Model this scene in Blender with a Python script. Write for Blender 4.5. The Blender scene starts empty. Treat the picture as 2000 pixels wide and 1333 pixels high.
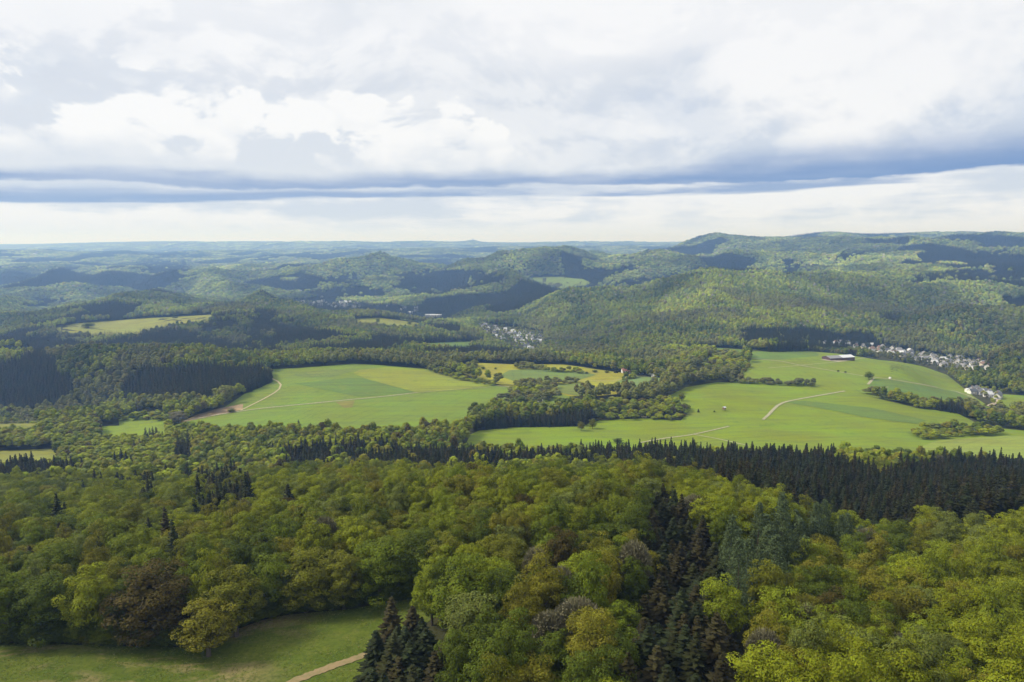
import bpy, bmesh, math, random
import numpy as np
from mathutils import Vector, Matrix
from mathutils.geometry import delaunay_2d_cdt
random.seed(7); RNG = np.random.default_rng(7)
SC = bpy.context.scene
COL = SC.collection
R = math.radians

# ------------------------------------------------------------------ camera
ZC = 330.0                       # drone height above the datum
FPX, CU, CV, V0 = 1333.3, 1000.0, 666.5, 472.0
PITCH = math.atan((CV - V0) / FPX)
cam = bpy.data.cameras.new('camera'); cam.sensor_width = 36; cam.lens = 24
cam.clip_start = 1; cam.clip_end = 90000
camo = bpy.data.objects.new('camera', cam); COL.objects.link(camo)
camo.location = (0, 0, ZC); camo.rotation_euler = (math.pi / 2 - PITCH, 0, 0)
SC.camera = camo

# ------------------------------------------------------------------ light
SUN_EL, SUN_AZ = 41.0, -82.0      # azimuth from the view direction, negative = left
SUN_POWER, SUN_ANGLE = 4.3, 11.0
sun = bpy.data.lights.new('sun', 'SUN'); sun.energy = SUN_POWER; sun.angle = R(SUN_ANGLE); sun.color = (1, .93, .80)
suno = bpy.data.objects.new('sun', sun); COL.objects.link(suno)
sd = Vector((math.sin(R(SUN_AZ)) * math.cos(R(SUN_EL)), math.cos(R(SUN_AZ)) * math.cos(R(SUN_EL)), math.sin(R(SUN_EL))))
suno.rotation_euler = sd.to_track_quat('Z', 'Y').to_euler(); suno.location = (-300, 0, 900)
SC.view_settings.view_transform = 'Standard'; SC.view_settings.look = 'None'
SC.view_settings.exposure = 0.0; SC.view_settings.gamma = 1; SC.view_settings.use_curve_mapping = False
SC.render.engine = 'CYCLES'
SC.cycles.use_adaptive_sampling = False; SC.cycles.use_denoising = True; SC.cycles.denoising_prefilter = 'ACCURATE'
SC.cycles.max_bounces = 5; SC.cycles.diffuse_bounces = 1; SC.cycles.glossy_bounces = 1
SC.cycles.transmission_bounces = 3; SC.cycles.volume_bounces = 2; SC.cycles.transparent_max_bounces = 4

class G:
    """tiny node-graph helper: numbers and sockets mix freely"""
    def __init__(s, tree): s.t = tree; s.n = tree.nodes; s.l = tree.links
    def node(s, typ, **kw):
        n = s.n.new(typ)
        for k, v in kw.items(): setattr(n, k, v)
        return n
    def put(s, sock, v):
        if isinstance(v, bpy.types.NodeSocket): s.l.new(v, sock)
        else:
            try: sock.default_value = v
            except Exception: sock.default_value = (*v, 1) if len(v) == 3 else v[:3]
    def m(s, op, a, b=0.0, c=None):
        n = s.node('ShaderNodeMath', operation=op); s.put(n.inputs[0], a); s.put(n.inputs[1], b)
        if c is not None: s.put(n.inputs[2], c)
        return n.outputs[0]
    def add(s, a, b): return s.m('ADD', a, b)
    def sub(s, a, b): return s.m('SUBTRACT', a, b)
    def mul(s, a, b): return s.m('MULTIPLY', a, b)
    def ss(s, x, a, b, lo=0.0, hi=1.0):
        n = s.node('ShaderNodeMapRange', interpolation_type='SMOOTHSTEP'); s.put(n.inputs[0], x)
        for i, v in enumerate((a, b, lo, hi)): s.put(n.inputs[i + 1], v)
        return n.outputs[0]
    def mix(s, f, a, b, blend='MIX'):
        n = s.node('ShaderNodeMix', data_type='RGBA', blend_type=blend); n.clamp_factor = True
        s.put(n.inputs[0], f); s.put(n.inputs[6], a); s.put(n.inputs[7], b); return n.outputs[2]
    def vec(s, x, y, z):
        n = s.node('ShaderNodeCombineXYZ')
        for i, v in enumerate((x, y, z)): s.put(n.inputs[i], v)
        return n.outputs[0]
    def noise(s, vec, scale, detail=4, rough=.55, dist=0.0):
        n = s.node('ShaderNodeTexNoise'); s.put(n.inputs['Vector'], vec); n.inputs['Scale'].default_value = scale
        n.inputs['Detail'].default_value = detail; n.inputs['Roughness'].default_value = rough; n.inputs['Distortion'].default_value = dist
        return n.outputs[0]

# ------------------------------------------------------------------ sky: daylight sky seen through and between banks of cloud
world = bpy.data.worlds.new('World'); SC.world = world; world.use_nodes = True
world.cycles.sampling_method = 'MANUAL'; world.cycles.sample_map_resolution = 512
g = G(world.node_tree); g.n.clear()
tc = g.node('ShaderNodeTexCoord'); sp = g.node('ShaderNodeSeparateXYZ'); g.l.new(tc.outputs['Generated'], sp.inputs[0])
dx, dy, dz = sp.outputs
E = g.mul(g.m('ARCSINE', dz), 57.2958)
def sky_noise(zs, scale, detail, rough, off=0.0, dist=0.0):
    return g.noise(g.vec(g.add(dx, off), g.add(dy, off), g.mul(dz, zs)), scale, detail, rough, dist)
nl = sky_noise(2.2, 2.3, 3, .5, 3.1)                      # broad masses
nb = sky_noise(1.7, 5.0, 9, .55, 1.3, .25)                # billows
nbu = g.noise(g.vec(g.add(g.sub(dx, .012), 1.3), g.add(dy, 1.3), g.mul(g.add(dz, .022), 1.7)), 5.0, 9, .55, .25)
lit = g.ss(g.sub(nb, nbu), -.07, .035)          # billow tops catch the light, their feet are grey
nb2 = sky_noise(1.9, 13.0, 8, .55, 5.7, .2)
nst = sky_noise(9.0, 3.2, 6, .55, 7.9)                    # flat streaks
ns2 = sky_noise(11.0, 2.0, 5, .5, 11.3)
WHITE, PALE, HOR = (.96, .967, .985), (.77, .81, .875), (.82, .865, .945)
MID, DARK = (.53, .625, .79), (.18, .30, .58)
# high veil
veil = g.mul(g.ss(nl, .34, .64), g.ss(g.add(E, g.mul(g.sub(nb, .5), 14)), 8, 17, .25, 1))
veil = g.add(veil, g.ss(E, 12, 18, 0, .45))
colr = g.mix(veil, (.65, .71, .805), WHITE)
colr = g.mix(g.ss(nb, .46, .66, 0, .45), colr, WHITE)
# big grey-blue cloud base on the right-hand side
gap = g.mul(g.ss(dx, -.05, .22), g.ss(g.add(g.sub(E, g.mul(dx, 5.0)), g.mul(g.sub(nb, .5), 16)), 12.5, 5.5))
colr = g.mix(g.mul(gap, .9), colr, MID)
rc = g.add(g.mul(g.sub(nb, .5), 17), g.add(E, g.mul(g.m('ABSOLUTE', g.sub(dx, .44)), -26)))
colr = g.mix(g.ss(rc, 5.6, 10.2, 0, .92), colr, WHITE)
rc2 = g.add(g.mul(g.sub(nb2, .5), 15), g.sub(g.mul(g.m('ABSOLUTE', g.sub(dx, .13)), -22), g.m('ABSOLUTE', g.mul(g.sub(E, 8.6), .75))))
colr = g.mix(g.ss(rc2, -3.6, 1.2, 0, .75), colr, (.9, .92, .955))
# bright cumulus bank on the left
top = g.add(g.add(8.9, g.mul(g.ss(dx, .12, -.12), 2.3)), g.mul(g.sub(nb, .5), 15))
top = g.sub(top, g.mul(g.ss(dx, -.05, .10), 5.5))
vo = g.node('ShaderNodeTexVoronoi', feature='SMOOTH_F1'); vo.inputs['Scale'].default_value = 15; vo.inputs['Smoothness'].default_value = .35
g.put(vo.inputs['Vector'], g.vec(g.add(dx, g.mul(nb2, .10)), g.add(dy, g.mul(nb, .10)), g.mul(dz, 1.5))); puff = g.sub(.55, vo.outputs['Distance'])
top = g.add(top, g.mul(puff, 4.5))
cum = g.ss(g.sub(top, E), -.05, g.ss(nl, .4, .6, .3, .8))
cum = g.mul(cum, g.ss(E, 13.2, 11.6))
shade = g.ss(g.add(E, g.mul(g.sub(nb2, .5), 5)), 5.0, 8.2)
colr = g.mix(g.mul(g.ss(g.add(E, g.mul(dx, 6)), 17, 9, .30, .70), .75), colr, g.mix(lit, (.72, .765, .845), (.97, .975, .985)))
colr = g.mix(g.mul(cum, .96), colr, g.mix(g.mul(shade, g.ss(g.add(lit, g.mul(puff, 1.4)), .1, 1.0)), (.73, .78, .86), (.985, .988, .992)))
# the long dark cloud base and the thin one under it
eb = g.add(E, g.add(g.mul(dx, -.9), g.mul(g.sub(nst, .5), 1.7)))
up = g.add(5.75, g.add(g.mul(g.ss(dx, .0, .5), 1.9), g.mul(g.sub(nb, .5), 1.6)))
eb = g.add(eb, g.mul(g.sub(nb2, .5), .9))
b1 = g.mul(g.ss(eb, 4.2, 4.55), g.sub(1.0, g.ss(eb, 4.6, up)))
colr = g.mix(g.mul(b1, g.ss(ns2, .30, .55, .55, .97)), colr, DARK)
below = g.ss(eb, 4.5, 4.22)
low = g.mix(g.ss(E, .2, 2.2), HOR, g.mix(g.ss(g.add(nst, g.mul(g.sub(nb2, .5), .5)), .38, .60), (.65, .72, .84), (.91, .93, .965)))
colr = g.mix(below, colr, low)
e2 = g.add(E, g.add(g.mul(dx, -1.3), g.mul(g.sub(ns2, .5), 2.4)))
b2 = g.mul(g.ss(e2, 3.30, 3.55), g.ss(e2, 4.5, 3.75))
b2 = g.mul(b2, g.ss(g.add(nst, g.mul(dx, -.3)), .36, .56))
colr = g.mix(g.mul(b2, .85), colr, (.21, .335, .61))
sep = g.mix(g.ss(dz, -.03, .0), (.06, .075, .05), colr)
sky = g.node('ShaderNodeTexSky', sky_type='NISHITA'); sky.sun_disc = False
sky.sun_elevation = R(SUN_EL); sky.sun_rotation = R(SUN_AZ)
bgs = g.node('ShaderNodeBackground'); g.l.new(sky.outputs[0], bgs.inputs[0]); bgs.inputs[1].default_value = .07
bgc = g.node('ShaderNodeBackground'); g.l.new(sep, bgc.inputs[0]); bgc.inputs[1].default_value = 1.03
mx = g.node('ShaderNodeMixShader'); mx.inputs[0].default_value = .93
g.l.new(bgs.outputs[0], mx.inputs[1]); g.l.new(bgc.outputs[0], mx.inputs[2])
wo = g.node('ShaderNodeOutputWorld'); g.l.new(mx.outputs[0], wo.inputs[0])

# ------------------------------------------------------------------ helpers
def link(o, parent=None):
    COL.objects.link(o)
    if parent is not None: o.parent = parent
    return o
def tag(o, label=None, cat=None, group=None, kind=None):
    if label: o['label'] = label
    if cat: o['category'] = cat
    if group: o['group'] = group
    if kind: o['kind'] = kind
    return o
def mesh(name, V, F, mat=None, smooth=False):
    me = bpy.data.meshes.new(name)
    V = np.asarray(V, float)
    if isinstance(F, np.ndarray) and F.ndim == 2:
        n = F.shape[1]; me.vertices.add(len(V)); me.vertices.foreach_set('co', V.ravel())
        me.loops.add(F.size); me.loops.foreach_set('vertex_index', F.ravel().astype(np.int32))
        me.polygons.add(len(F)); me.polygons.foreach_set('loop_start', np.arange(0, F.size, n, dtype=np.int32))
        me.update(calc_edges=True)
    else:
        me.from_pydata([tuple(v) for v in V], [], F); me.update()
    if smooth: me.polygons.foreach_set('use_smooth', np.ones(len(me.polygons), bool))
    if mat: me.materials.append(mat)
    return me
def obj(name, me, parent=None, loc=(0, 0, 0), rz=0):
    o = bpy.data.objects.new(name, me); o.location = loc; o.rotation_euler = (0, 0, rz); return link(o, parent)
def empty(name, loc, rz=0):
    o = bpy.data.objects.new(name, None); o.empty_display_size = .5; o.location = loc; o.rotation_euler = (0, 0, rz); return link(o)
ONES = 'zero first second third fourth fifth sixth seventh eighth ninth tenth eleventh twelfth thirteenth fourteenth fifteenth sixteenth seventeenth eighteenth nineteenth'.split()
TENS = {20: 'twent', 30: 'thirt', 40: 'fort', 50: 'fift', 60: 'sixt', 70: 'sevent', 80: 'eight', 90: 'ninet'}
def ordinal(n):
    if n < 20: return ONES[n]
    t, r = n // 10 * 10, n % 10
    return TENS.get(t, 'hundr') + ('ieth' if r == 0 else 'y-' + ONES[r])

# ------------------------------------------------------------------ numpy noise
def _h(ix, iy, seed):
    n = (ix * 374761393 + iy * 668265263 + seed * 974634777) & 0xffffffff
    n = ((n ^ (n >> 13)) * 1274126177) & 0xffffffff
    return ((n ^ (n >> 16)) & 0xffff) / 65535.0
def vnoise(x, y, seed=0):
    ix = np.floor(x).astype(np.int64); iy = np.floor(y).astype(np.int64)
    fx = x - ix; fy = y - iy; fx = fx * fx * fx * (fx * (fx * 6 - 15) + 10); fy = fy * fy * fy * (fy * (fy * 6 - 15) + 10)
    a = _h(ix, iy, seed); b = _h(ix + 1, iy, seed); c = _h(ix, iy + 1, seed); d = _h(ix + 1, iy + 1, seed)
    return (a + (b - a) * fx) * (1 - fy) + (c + (d - c) * fx) * fy
def fbm(x, y, oct=4, seed=0, rough=.5):
    s = 0; a = 1; t = 0
    for i in range(oct):
        s = s + a * vnoise(x * 2 ** i + 13.7 * i, y * 2 ** i + 7.1 * i, seed + i); t += a; a *= rough
    return s / t
def sstep(x, a, b):
    t = np.clip((x - a) / (b - a), 0, 1); return t * t * (3 - 2 * t)

# ------------------------------------------------------------------ terrain
CP, SP = math.cos(PITCH), math.sin(PITCH)
def slope(v): return math.tan(PITCH + math.atan((v - CV) / FPX))       # drop per metre of depth
def ray(u, v):
    d = (v - CV) / FPX; f = CP - SP * d
    return (u - CU) / FPX / f, (SP + CP * d) / f                       # t = X/Y, s = drop/Y
def project(X, Y, Z):
    h = ZC - Z; c = Y * CP + h * SP; dn = h * CP - Y * SP
    return CU + FPX * X / c, CV + FPX * dn / c
# ground profile along ten bearings: depth (m) : drop below the drone (m)
PROF = {
 -900: {20:92, 60:98,120:104,170:108,230:121,300:142,420:175,560:207,680:222,880:240,1050:272,1350:240,1500:240,1750:282,2000:280,2500:270,3000:310,3600:345,4500:335,6000:310,8000:215,10000:160,13000:230,19000:110,30000:120},
 0:    {20:92, 60:98,120:103,165:107,220:118,300:140,420:172,560:205,680:219,880:240,1050:300,1350:230,1500:234,1750:285,2000:274,2500:263,3000:310,3500:343,4500:330,6000:300,8000:200,10000:148,13000:230,19000:105,30000:120},
 180:  {20:92, 60:98,120:103,165:107,230:119,320:142,450:178,590:208,690:221,800:232,900:240,1060:290,1250:216,1400:246,1700:272,2000:268,2500:262,2900:285,3600:345,4600:330,6200:300,8000:225,10000:175,12500:230,17500:40,30000:120},
 350:  {20:92, 60:98,120:103,170:108,250:122,350:150,480:185,600:207,700:221,850:226,1000:226,1200:204,1400:246,1700:262,2000:263,2600:260,3000:262,3500:330,4200:342,5000:320,6500:295,8000:245,10000:185,12500:240,17000:5,30000:120},
 520:  {20:92, 60:97,120:103,180:108,260:120,350:142,470:178,590:203,680:213,800:219,1000:218,1200:219,1400:242,1700:262,2000:262,2500:256,2900:262,3400:325,4000:330,4700:275,5400:290,6500:280,8500:225,10500:175,12500:210,16500:8,30000:120},
 700:  {20:92, 60:97,120:102,184:107,260:117,340:137,480:178,600:203,680:210,790:216,1000:215,1200:213,1350:234,1500:246,1900:262,2300:262,2600:258,3000:305,3600:325,4300:270,5000:214,5800:290,8000:235,10500:160,12500:170,16000:22,30000:120},
 850:  {20:90, 60:95,120:99,180:104,250:111,330:134,470:177,600:204,700:214,850:216,1000:215,1180:219,1330:236,1550:256,1800:268,2150:280,2500:300,2900:312,3250:262,3600:300,4200:250,5000:205,6000:280,8000:232,10500:140,12500:160,16000:20,30000:120},
 1000: {20:88, 60:93,120:96,180:102,240:108,280:115,350:145,480:180,600:204,700:216,790:219,900:216,1050:219,1200:222,1330:234,1550:268,1800:294,2150:296,2450:296,2750:262,3300:236,4200:195,5000:180,6300:262,8000:225,10500:120,12500:150,16000:30,30000:120},
 1130: {20:86, 60:91,110:94,180:101,240:107,280:114,350:145,490:181,600:202,690:215,790:217,900:217,1050:222,1230:229,1400:248,1600:266,1850:285,2150:270,2480:232,2800:298,3200:258,3600:238,4300:205,5000:158,6000:235,8000:215,10500:115,12500:140,16000:30,30000:120},
 1250: {20:85, 60:89,110:92,180:100,240:106,280:114,380:150,520:185,600:200,690:215,790:217,880:217,1000:213,1120:222,1240:235,1500:250,1700:262,2050:225,2450:208,2800:285,3300:255,3600:228,4500:195,5600:205,6500:162,8500:190,10500:110,12500:130,16000:25,30000:120},
 1400: {20:84, 60:87,110:91,180:98,260:111,380:149,520:184,640:208,700:214,800:216,900:213,1000:212,1150:217,1280:222,1450:240,1650:252,1950:222,2300:186,2600:166,3200:300,3900:250,4700:190,5500:150,6500:-15,7500:60,9000:80,12500:60,16000:25,30000:120},
 1500: {20:84, 60:86,110:90,180:98,260:112,380:149,520:184,640:207,790:215,990:214,1150:216,1270:217,1370:219,1520:242,1650:246,1900:226,2300:194,2650:170,3300:290,4000:245,4800:180,5500:118,6500:-30,7500:20,9000:60,12500:40,16000:20,30000:120},
 1620: {20:84, 60:86,100:91,150:100,200:112,280:128,400:156,520:183,640:206,790:215,990:215,1150:217,1280:220,1380:226,1550:262,1700:266,2000:232,2350:205,2750:188,3200:225,3800:220,4500:165,5200:100,6000:60,7500:-62,9500:20,12500:30,16000:20,30000:120},
 1750: {20:84, 60:87,100:92,130:97,200:114,270:131,400:160,520:184,640:205,740:213,930:217,1080:218,1200:222,1330:238,1500:264,1620:274,1750:280,1950:254,2150:246,2350:228,2700:205,3000:196,3600:196,4300:150,5000:88,5600:60,6500:62,8000:-58,10000:20,16000:20,30000:120},
 1880: {20:85, 60:88,100:93,135:99,210:117,280:128,400:162,540:190,650:207,750:218,900:226,1000:234,1150:256,1250:270,1400:278,1550:284,1700:288,1930:206,2230:274,2500:225,2900:200,3400:182,3900:165,4500:122,5300:38,6200:50,8000:-62,10000:10,16000:20,30000:120},
 2000: {20:85, 60:90,100:94,140:100,220:118,290:125,400:163,550:195,660:208,760:220,820:228,1000:250,1080:253,1170:262,1380:224,1600:290,1800:255,2030:196,2330:270,2650:215,2900:198,3400:168,3700:140,4200:150,5000:58,5800:-24,6800:40,8000:-45,10000:10,16000:20,30000:120},
 2900: {20:85, 60:90,100:94,140:100,220:116,290:124,400:165,550:198,660:215,760:232,820:240,1000:258,1080:250,1250:225,1450:205,1700:262,1900:240,2200:215,2600:200,3000:180,3500:140,3900:120,4400:120,5200:0,6000:-60,7000:20,8200:-40,10000:10,16000:20,30000:120},
}
def pchip(x, y, xs):
    x = np.asarray(x, float); y = np.asarray(y, float); h = np.diff(x); d = np.diff(y) / h; m = np.zeros_like(x)
    w1 = 2 * h[1:] + h[:-1]; w2 = h[1:] + 2 * h[:-1]; ok = d[:-1] * d[1:] > 0
    with np.errstate(all='ignore'): m[1:-1] = np.where(ok, (w1 + w2) / (w1 / d[:-1] + w2 / d[1:]), 0)
    m[0], m[-1] = d[0], d[-1]
    i = np.clip(np.searchsorted(x, xs) - 1, 0, len(x) - 2); t = (xs - x[i]) / h[i]
    return ((1 + 2 * t) * (1 - t) ** 2) * y[i] + t * (1 - t) ** 2 * h[i] * m[i] + t * t * (3 - 2 * t) * y[i + 1] + t * t * (t - 1) * h[i] * m[i + 1]
TG = np.concatenate([np.linspace(-3, -.95, 36, endpoint=False), np.linspace(-.95, .95, 520), np.linspace(.95, 3, 37)[1:]])
LG = np.linspace(math.log(22), math.log(29000), 560)
cols = sorted(PROF); tcol = np.array([(c - 1000) / FPX for c in cols])
prof = np.array([pchip([math.log(k) for k in PROF[c]], list(PROF[c].values()), LG) for c in cols])     # (ncol, nY)
H = np.empty((len(TG), len(LG)))
tq = np.clip(TG, tcol[0], tcol[-1])
for j in range(len(LG)): H[:, j] = pchip(tcol, prof[:, j], tq)
YG = np.exp(LG); XX = TG[:, None] * YG[None, :]; YY = np.broadcast_to(YG[None, :], XX.shape)
amp = .8 + 1.4 * sstep(YY, 150, 700) - 1.0 * sstep(YY, 650, 800) + 1.2 * sstep(YY, 1250, 1500)
H += amp * (fbm(XX / 90, YY / 90, 3, 11) - .5) * 2
rdg = .62 - np.abs(2 * fbm(XX / 560 + .25 * YY / 560, YY / 900, 3, 31, .42) - 1) * 2
keep_ = 1 - .9 * np.exp(-((XX + 20) / 330) ** 2 - ((YY - 2150) / 480) ** 2) - .9 * np.exp(-((XX + 970) / 600) ** 2 - ((YY - 3500) / 600) ** 2)
H -= sstep(YY, 1750, 2700) * 92 * keep_ * rdg * (1 - sstep(YY, 4500, 6500))
rdg = .60 - np.abs(2 * fbm(XX / 1100 + .3 * YY / 1100, YY / 1700, 4, 41, .45) - 1) * 2
H -= sstep(YY, 2800, 4600) * 132 * keep_ * rdg * (1 - .62 * sstep(YY, 5600, 7200)) * (1 - .5 * sstep(YY, 9000, 14000))
def bump(u, Y, a, sx, sy):
    x = (u - CU) / FPX * Y; H[...] -= a * np.exp(-((XX - x) / sx) ** 2 - ((YY - Y) / sy) ** 2)
bump(925, 16000, 42, 120, 500); bump(915, 16000, 22, 420, 700)
bump(110, 1230, 8, 120, 150); bump(330, 1180, 3, 150, 130); bump(60, 1900, 22, 160, 180); bump(450, 2050, 26, 190, 200); bump(600, 1750, 16, 140, 150)
bump(890, 3150, 34, 150, 260); bump(960, 3600, 40, 190, 260); bump(1090, 2520, 26, 120, 190); bump(1790, 1980, 18, 130, 200)
ZG = ZC - H
def ground(X, Y):
    X = np.asarray(X, float); Y = np.asarray(Y, float)
    a = np.interp(X / Y, TG, np.arange(len(TG))); b = np.clip((np.log(Y) - LG[0]) / (LG[1] - LG[0]), 0, len(LG) - 1.001)
    i = np.clip(a.astype(int), 0, len(TG) - 2); j = b.astype(int); fa = a - i; fb = b - j
    return (ZG[i, j] * (1 - fa) + ZG[i + 1, j] * fa) * (1 - fb) + (ZG[i, j + 1] * (1 - fa) + ZG[i + 1, j + 1] * fa) * fb
def unproject(u, v, y0=60, y1=26000, lift=0.0):
    t, s = ray(u, v); ys = np.exp(np.linspace(math.log(y0), math.log(y1), 700))
    d = (ZC - s * ys) - (ground(t * ys, ys) + lift); k = np.argmax(d < 0)
    if d[k] >= 0: k = int(np.argmin(np.abs(d))); Y = ys[k]
    elif k == 0: Y = ys[0]
    else: Y = ys[k - 1] + (ys[k] - ys[k - 1]) * d[k - 1] / (d[k - 1] - d[k])
    return t * Y, Y, float(ground(t * Y, Y))
def inpoly(px, py, poly):
    px = np.asarray(px); r = np.zeros(px.shape, bool); n = len(poly)
    for i in range(n):
        x1, y1 = poly[i]; x2, y2 = poly[(i + 1) % n]
        if y1 == y2: continue
        r ^= ((y1 > py) != (y2 > py)) & (px < (x2 - x1) * (py - y1) / (y2 - y1) + x1)
    return r

# ------------------------------------------------------------------ materials
def material(name, build):
    m = bpy.data.materials.new(name); m.use_nodes = True; g = G(m.node_tree); g.n.clear()
    out = g.node('ShaderNodeOutputMaterial'); build(g, out); return m
def principled(g, out, color, rough=.85, spec=.2, bump=None, bstr=.3, bdist=1.0, metal=0.0):
    p = g.node('ShaderNodeBsdfPrincipled'); g.put(p.inputs['Base Color'], color); g.put(p.inputs['Roughness'], rough)
    p.inputs['Specular IOR Level'].default_value = spec; p.inputs['Metallic'].default_value = metal
    if bump is not None:
        b = g.node('ShaderNodeBump'); b.inputs['Strength'].default_value = bstr; b.inputs['Distance'].default_value = bdist
        g.l.new(bump, b.inputs['Height']); g.l.new(b.outputs[0], p.inputs['Normal'])
    g.l.new(p.outputs[0], out.inputs[0]); return p
def m_ground(g, out):
    geo = g.node('ShaderNodeNewGeometry').outputs['Position']
    a = g.noise(geo, .02, 6); b = g.noise(geo, .0035, 5)
    c = g.mix(g.ss(a, .35, .65), (.032, .036, .014), (.060, .058, .026))
    c = g.mix(g.ss(b, .5, .62, 0, .6), c, (.075, .085, .03))
    principled(g, out, c, .95, .05, g.noise(geo, .35, 5), .6, 1.5)
M_GROUND = material('woodland_floor', m_ground)
def m_field(g, out):
    oi = g.node('ShaderNodeObjectInfo'); geo = g.node('ShaderNodeNewGeometry').outputs['Position']
    mp = g.node('ShaderNodeMapping'); g.l.new(geo, mp.inputs[0]); mp.inputs['Rotation'].default_value = (0, 0, .35); mp.inputs['Scale'].default_value = (.12, 1, 0)
    st = g.noise(mp.outputs[0], .09, 5, .6)
    big = g.noise(geo, .012, 5, .6); fine = g.noise(geo, .5, 4, .7)
    hsv = g.node('ShaderNodeHueSaturation'); g.l.new(oi.outputs['Color'], hsv.inputs['Color'])
    g.put(hsv.inputs['Value'], g.add(g.ss(st, .3, .7, .84, 1.1), g.ss(big, .3, .7, -.10, .10)))
    g.put(hsv.inputs['Hue'], g.ss(big, .25, .75, .482, .514)); g.put(hsv.inputs['Saturation'], g.ss(st, .3, .7, .93, 1.06))
    an = g.mul(oi.outputs['Random'], 3.1); sx = g.node('ShaderNodeSeparateXYZ'); g.l.new(geo, sx.inputs[0])
    lane = g.add(g.add(g.mul(sx.outputs[0], g.m('COSINE', an)), g.mul(sx.outputs[1], g.m('SINE', an))), g.mul(g.sub(big, .5), 22))
    rows = g.ss(g.m('SINE', g.mul(lane, .42)), .72, .98); rows = g.mul(rows, g.ss(g.noise(geo, .02, 4), .38, .6))
    c = g.mix(g.ss(fine, .3, .75, 0, .28), hsv.outputs[0], (.055, .085, .018))
    c = g.mix(g.mul(rows, .22), c, (.06, .09, .02))
    pt = g.noise(geo, .035, 6, .65, .8); c = g.mix(g.ss(pt, .56, .70, 0, .30), c, (.20, .205, .035)); c = g.mix(g.ss(pt, .44, .30, 0, .4), c, (.075, .12, .025))
    principled(g, out, c, .9, .1, fine, .35, .5)
M_FIELD = material('meadow_grass', m_field)
def m_meadow(g, out):
    geo = g.node('ShaderNodeNewGeometry').outputs['Position']
    a = g.noise(geo, .05, 5, .6); f = g.noise(geo, .9, 6, .7)
    mp = g.node('ShaderNodeMapping'); g.l.new(geo, mp.inputs[0]); mp.inputs['Scale'].default_value = (.5, 1.3, 1); mp.inputs['Rotation'].default_value = (0, 0, -.15)
    dry = g.noise(mp.outputs[0], .055, 6, .62, .6)
    sx = g.node('ShaderNodeSeparateXYZ'); g.l.new(geo, sx.inputs[0])
    dryf = g.mul(g.ss(dry, .46, .56), g.ss(sx.outputs[0], -50, -74))
    c = g.mix(g.ss(a, .3, .7), (.070, .105, .014), (.115, .140, .022))
    c = g.mix(g.mul(dryf, .8), c, (.27, .205, .105))
    tf = g.noise(geo, .28, 5, .7); c = g.mix(g.ss(tf, .5, .68, 0, .45), c, (.15, .155, .035)); c = g.mix(g.ss(f, .40, .72, 0, .6), c, (.030, .05, .010))
    principled(g, out, c, .95, .05, f, .8, .4)
M_MEADOW = material('rough_meadow', m_meadow)
def m_track(g, out):
    oi = g.node('ShaderNodeObjectInfo'); geo = g.node('ShaderNodeNewGeometry').outputs['Position']
    c = g.mix(g.ss(g.noise(geo, .55, 6, .75), .38, .66, 0, .62), oi.outputs['Color'], (.15, .15, .06))
    principled(g, out, c, .95, .1, g.noise(geo, 1.5, 4), .4, .1)
M_TRACK = material('gravel_track', m_track)
def m_leaf(source):
    def f(g, out):
        if source == 'INSTANCER':
            a = g.node('ShaderNodeAttribute', attribute_type='INSTANCER', attribute_name='tcol'); col = a.outputs['Color']
        else: col = g.node('ShaderNodeObjectInfo').outputs['Color']
        co = g.node('ShaderNodeTexCoord').outputs['Object']
        n = g.noise(co, .45, 3, .6); rnd = g.node('ShaderNodeNewGeometry').outputs['Random Per Island']
        hsv = g.node('ShaderNodeHueSaturation'); g.l.new(col, hsv.inputs['Color'])
        g.put(hsv.inputs['Value'], g.add(g.ss(n, .3, .7, .78, 1.2), g.mul(g.sub(rnd, .5), .55)))
        g.put(hsv.inputs['Hue'], g.add(.5, g.mul(g.sub(rnd, .5), .03)))
        d = g.node('ShaderNodeBsdfPrincipled'); g.l.new(hsv.outputs[0], d.inputs['Base Color']); d.inputs['Roughness'].default_value = .65
        d.inputs['Specular IOR Level'].default_value = .06
        t = g.node('ShaderNodeBsdfTranslucent'); g.put(t.inputs[0], g.mix(.5, hsv.outputs[0], (.12, .14, .01)))
        mx = g.node('ShaderNodeMixShader'); mx.inputs[0].default_value = .11
        g.l.new(d.outputs[0], mx.inputs[1]); g.l.new(t.outputs[0], mx.inputs[2]); g.l.new(mx.outputs[0], out.inputs[0])
    return f
M_LEAF_O = material('leaves', m_leaf('OBJECT')); M_LEAF_I = material('leaves_of_wood', m_leaf('INSTANCER'))
def m_bark(g, out):
    co = g.node('ShaderNodeTexCoord').outputs['Object']
    principled(g, out, g.mix(g.noise(co, 3, 4), (.06, .05, .04), (.15, .13, .105)), .9, .1)
M_BARK = material('bark', m_bark)

# ------------------------------------------------------------------ ground sheet
ni, nj = ZG.shape
V = np.stack([XX, YY, ZG], -1).reshape(-1, 3)
ii, jj = np.meshgrid(np.arange(ni - 1), np.arange(nj - 1), indexing='ij'); a = ii * nj + jj
F = np.stack([a, a + nj, a + nj + 1, a + 1], -1).reshape(-1, 4)
tag(obj('terrain', mesh('terrain', V, F, M_GROUND, True)), 'rolling wooded hills and valleys reaching to the horizon', kind='structure')

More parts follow.
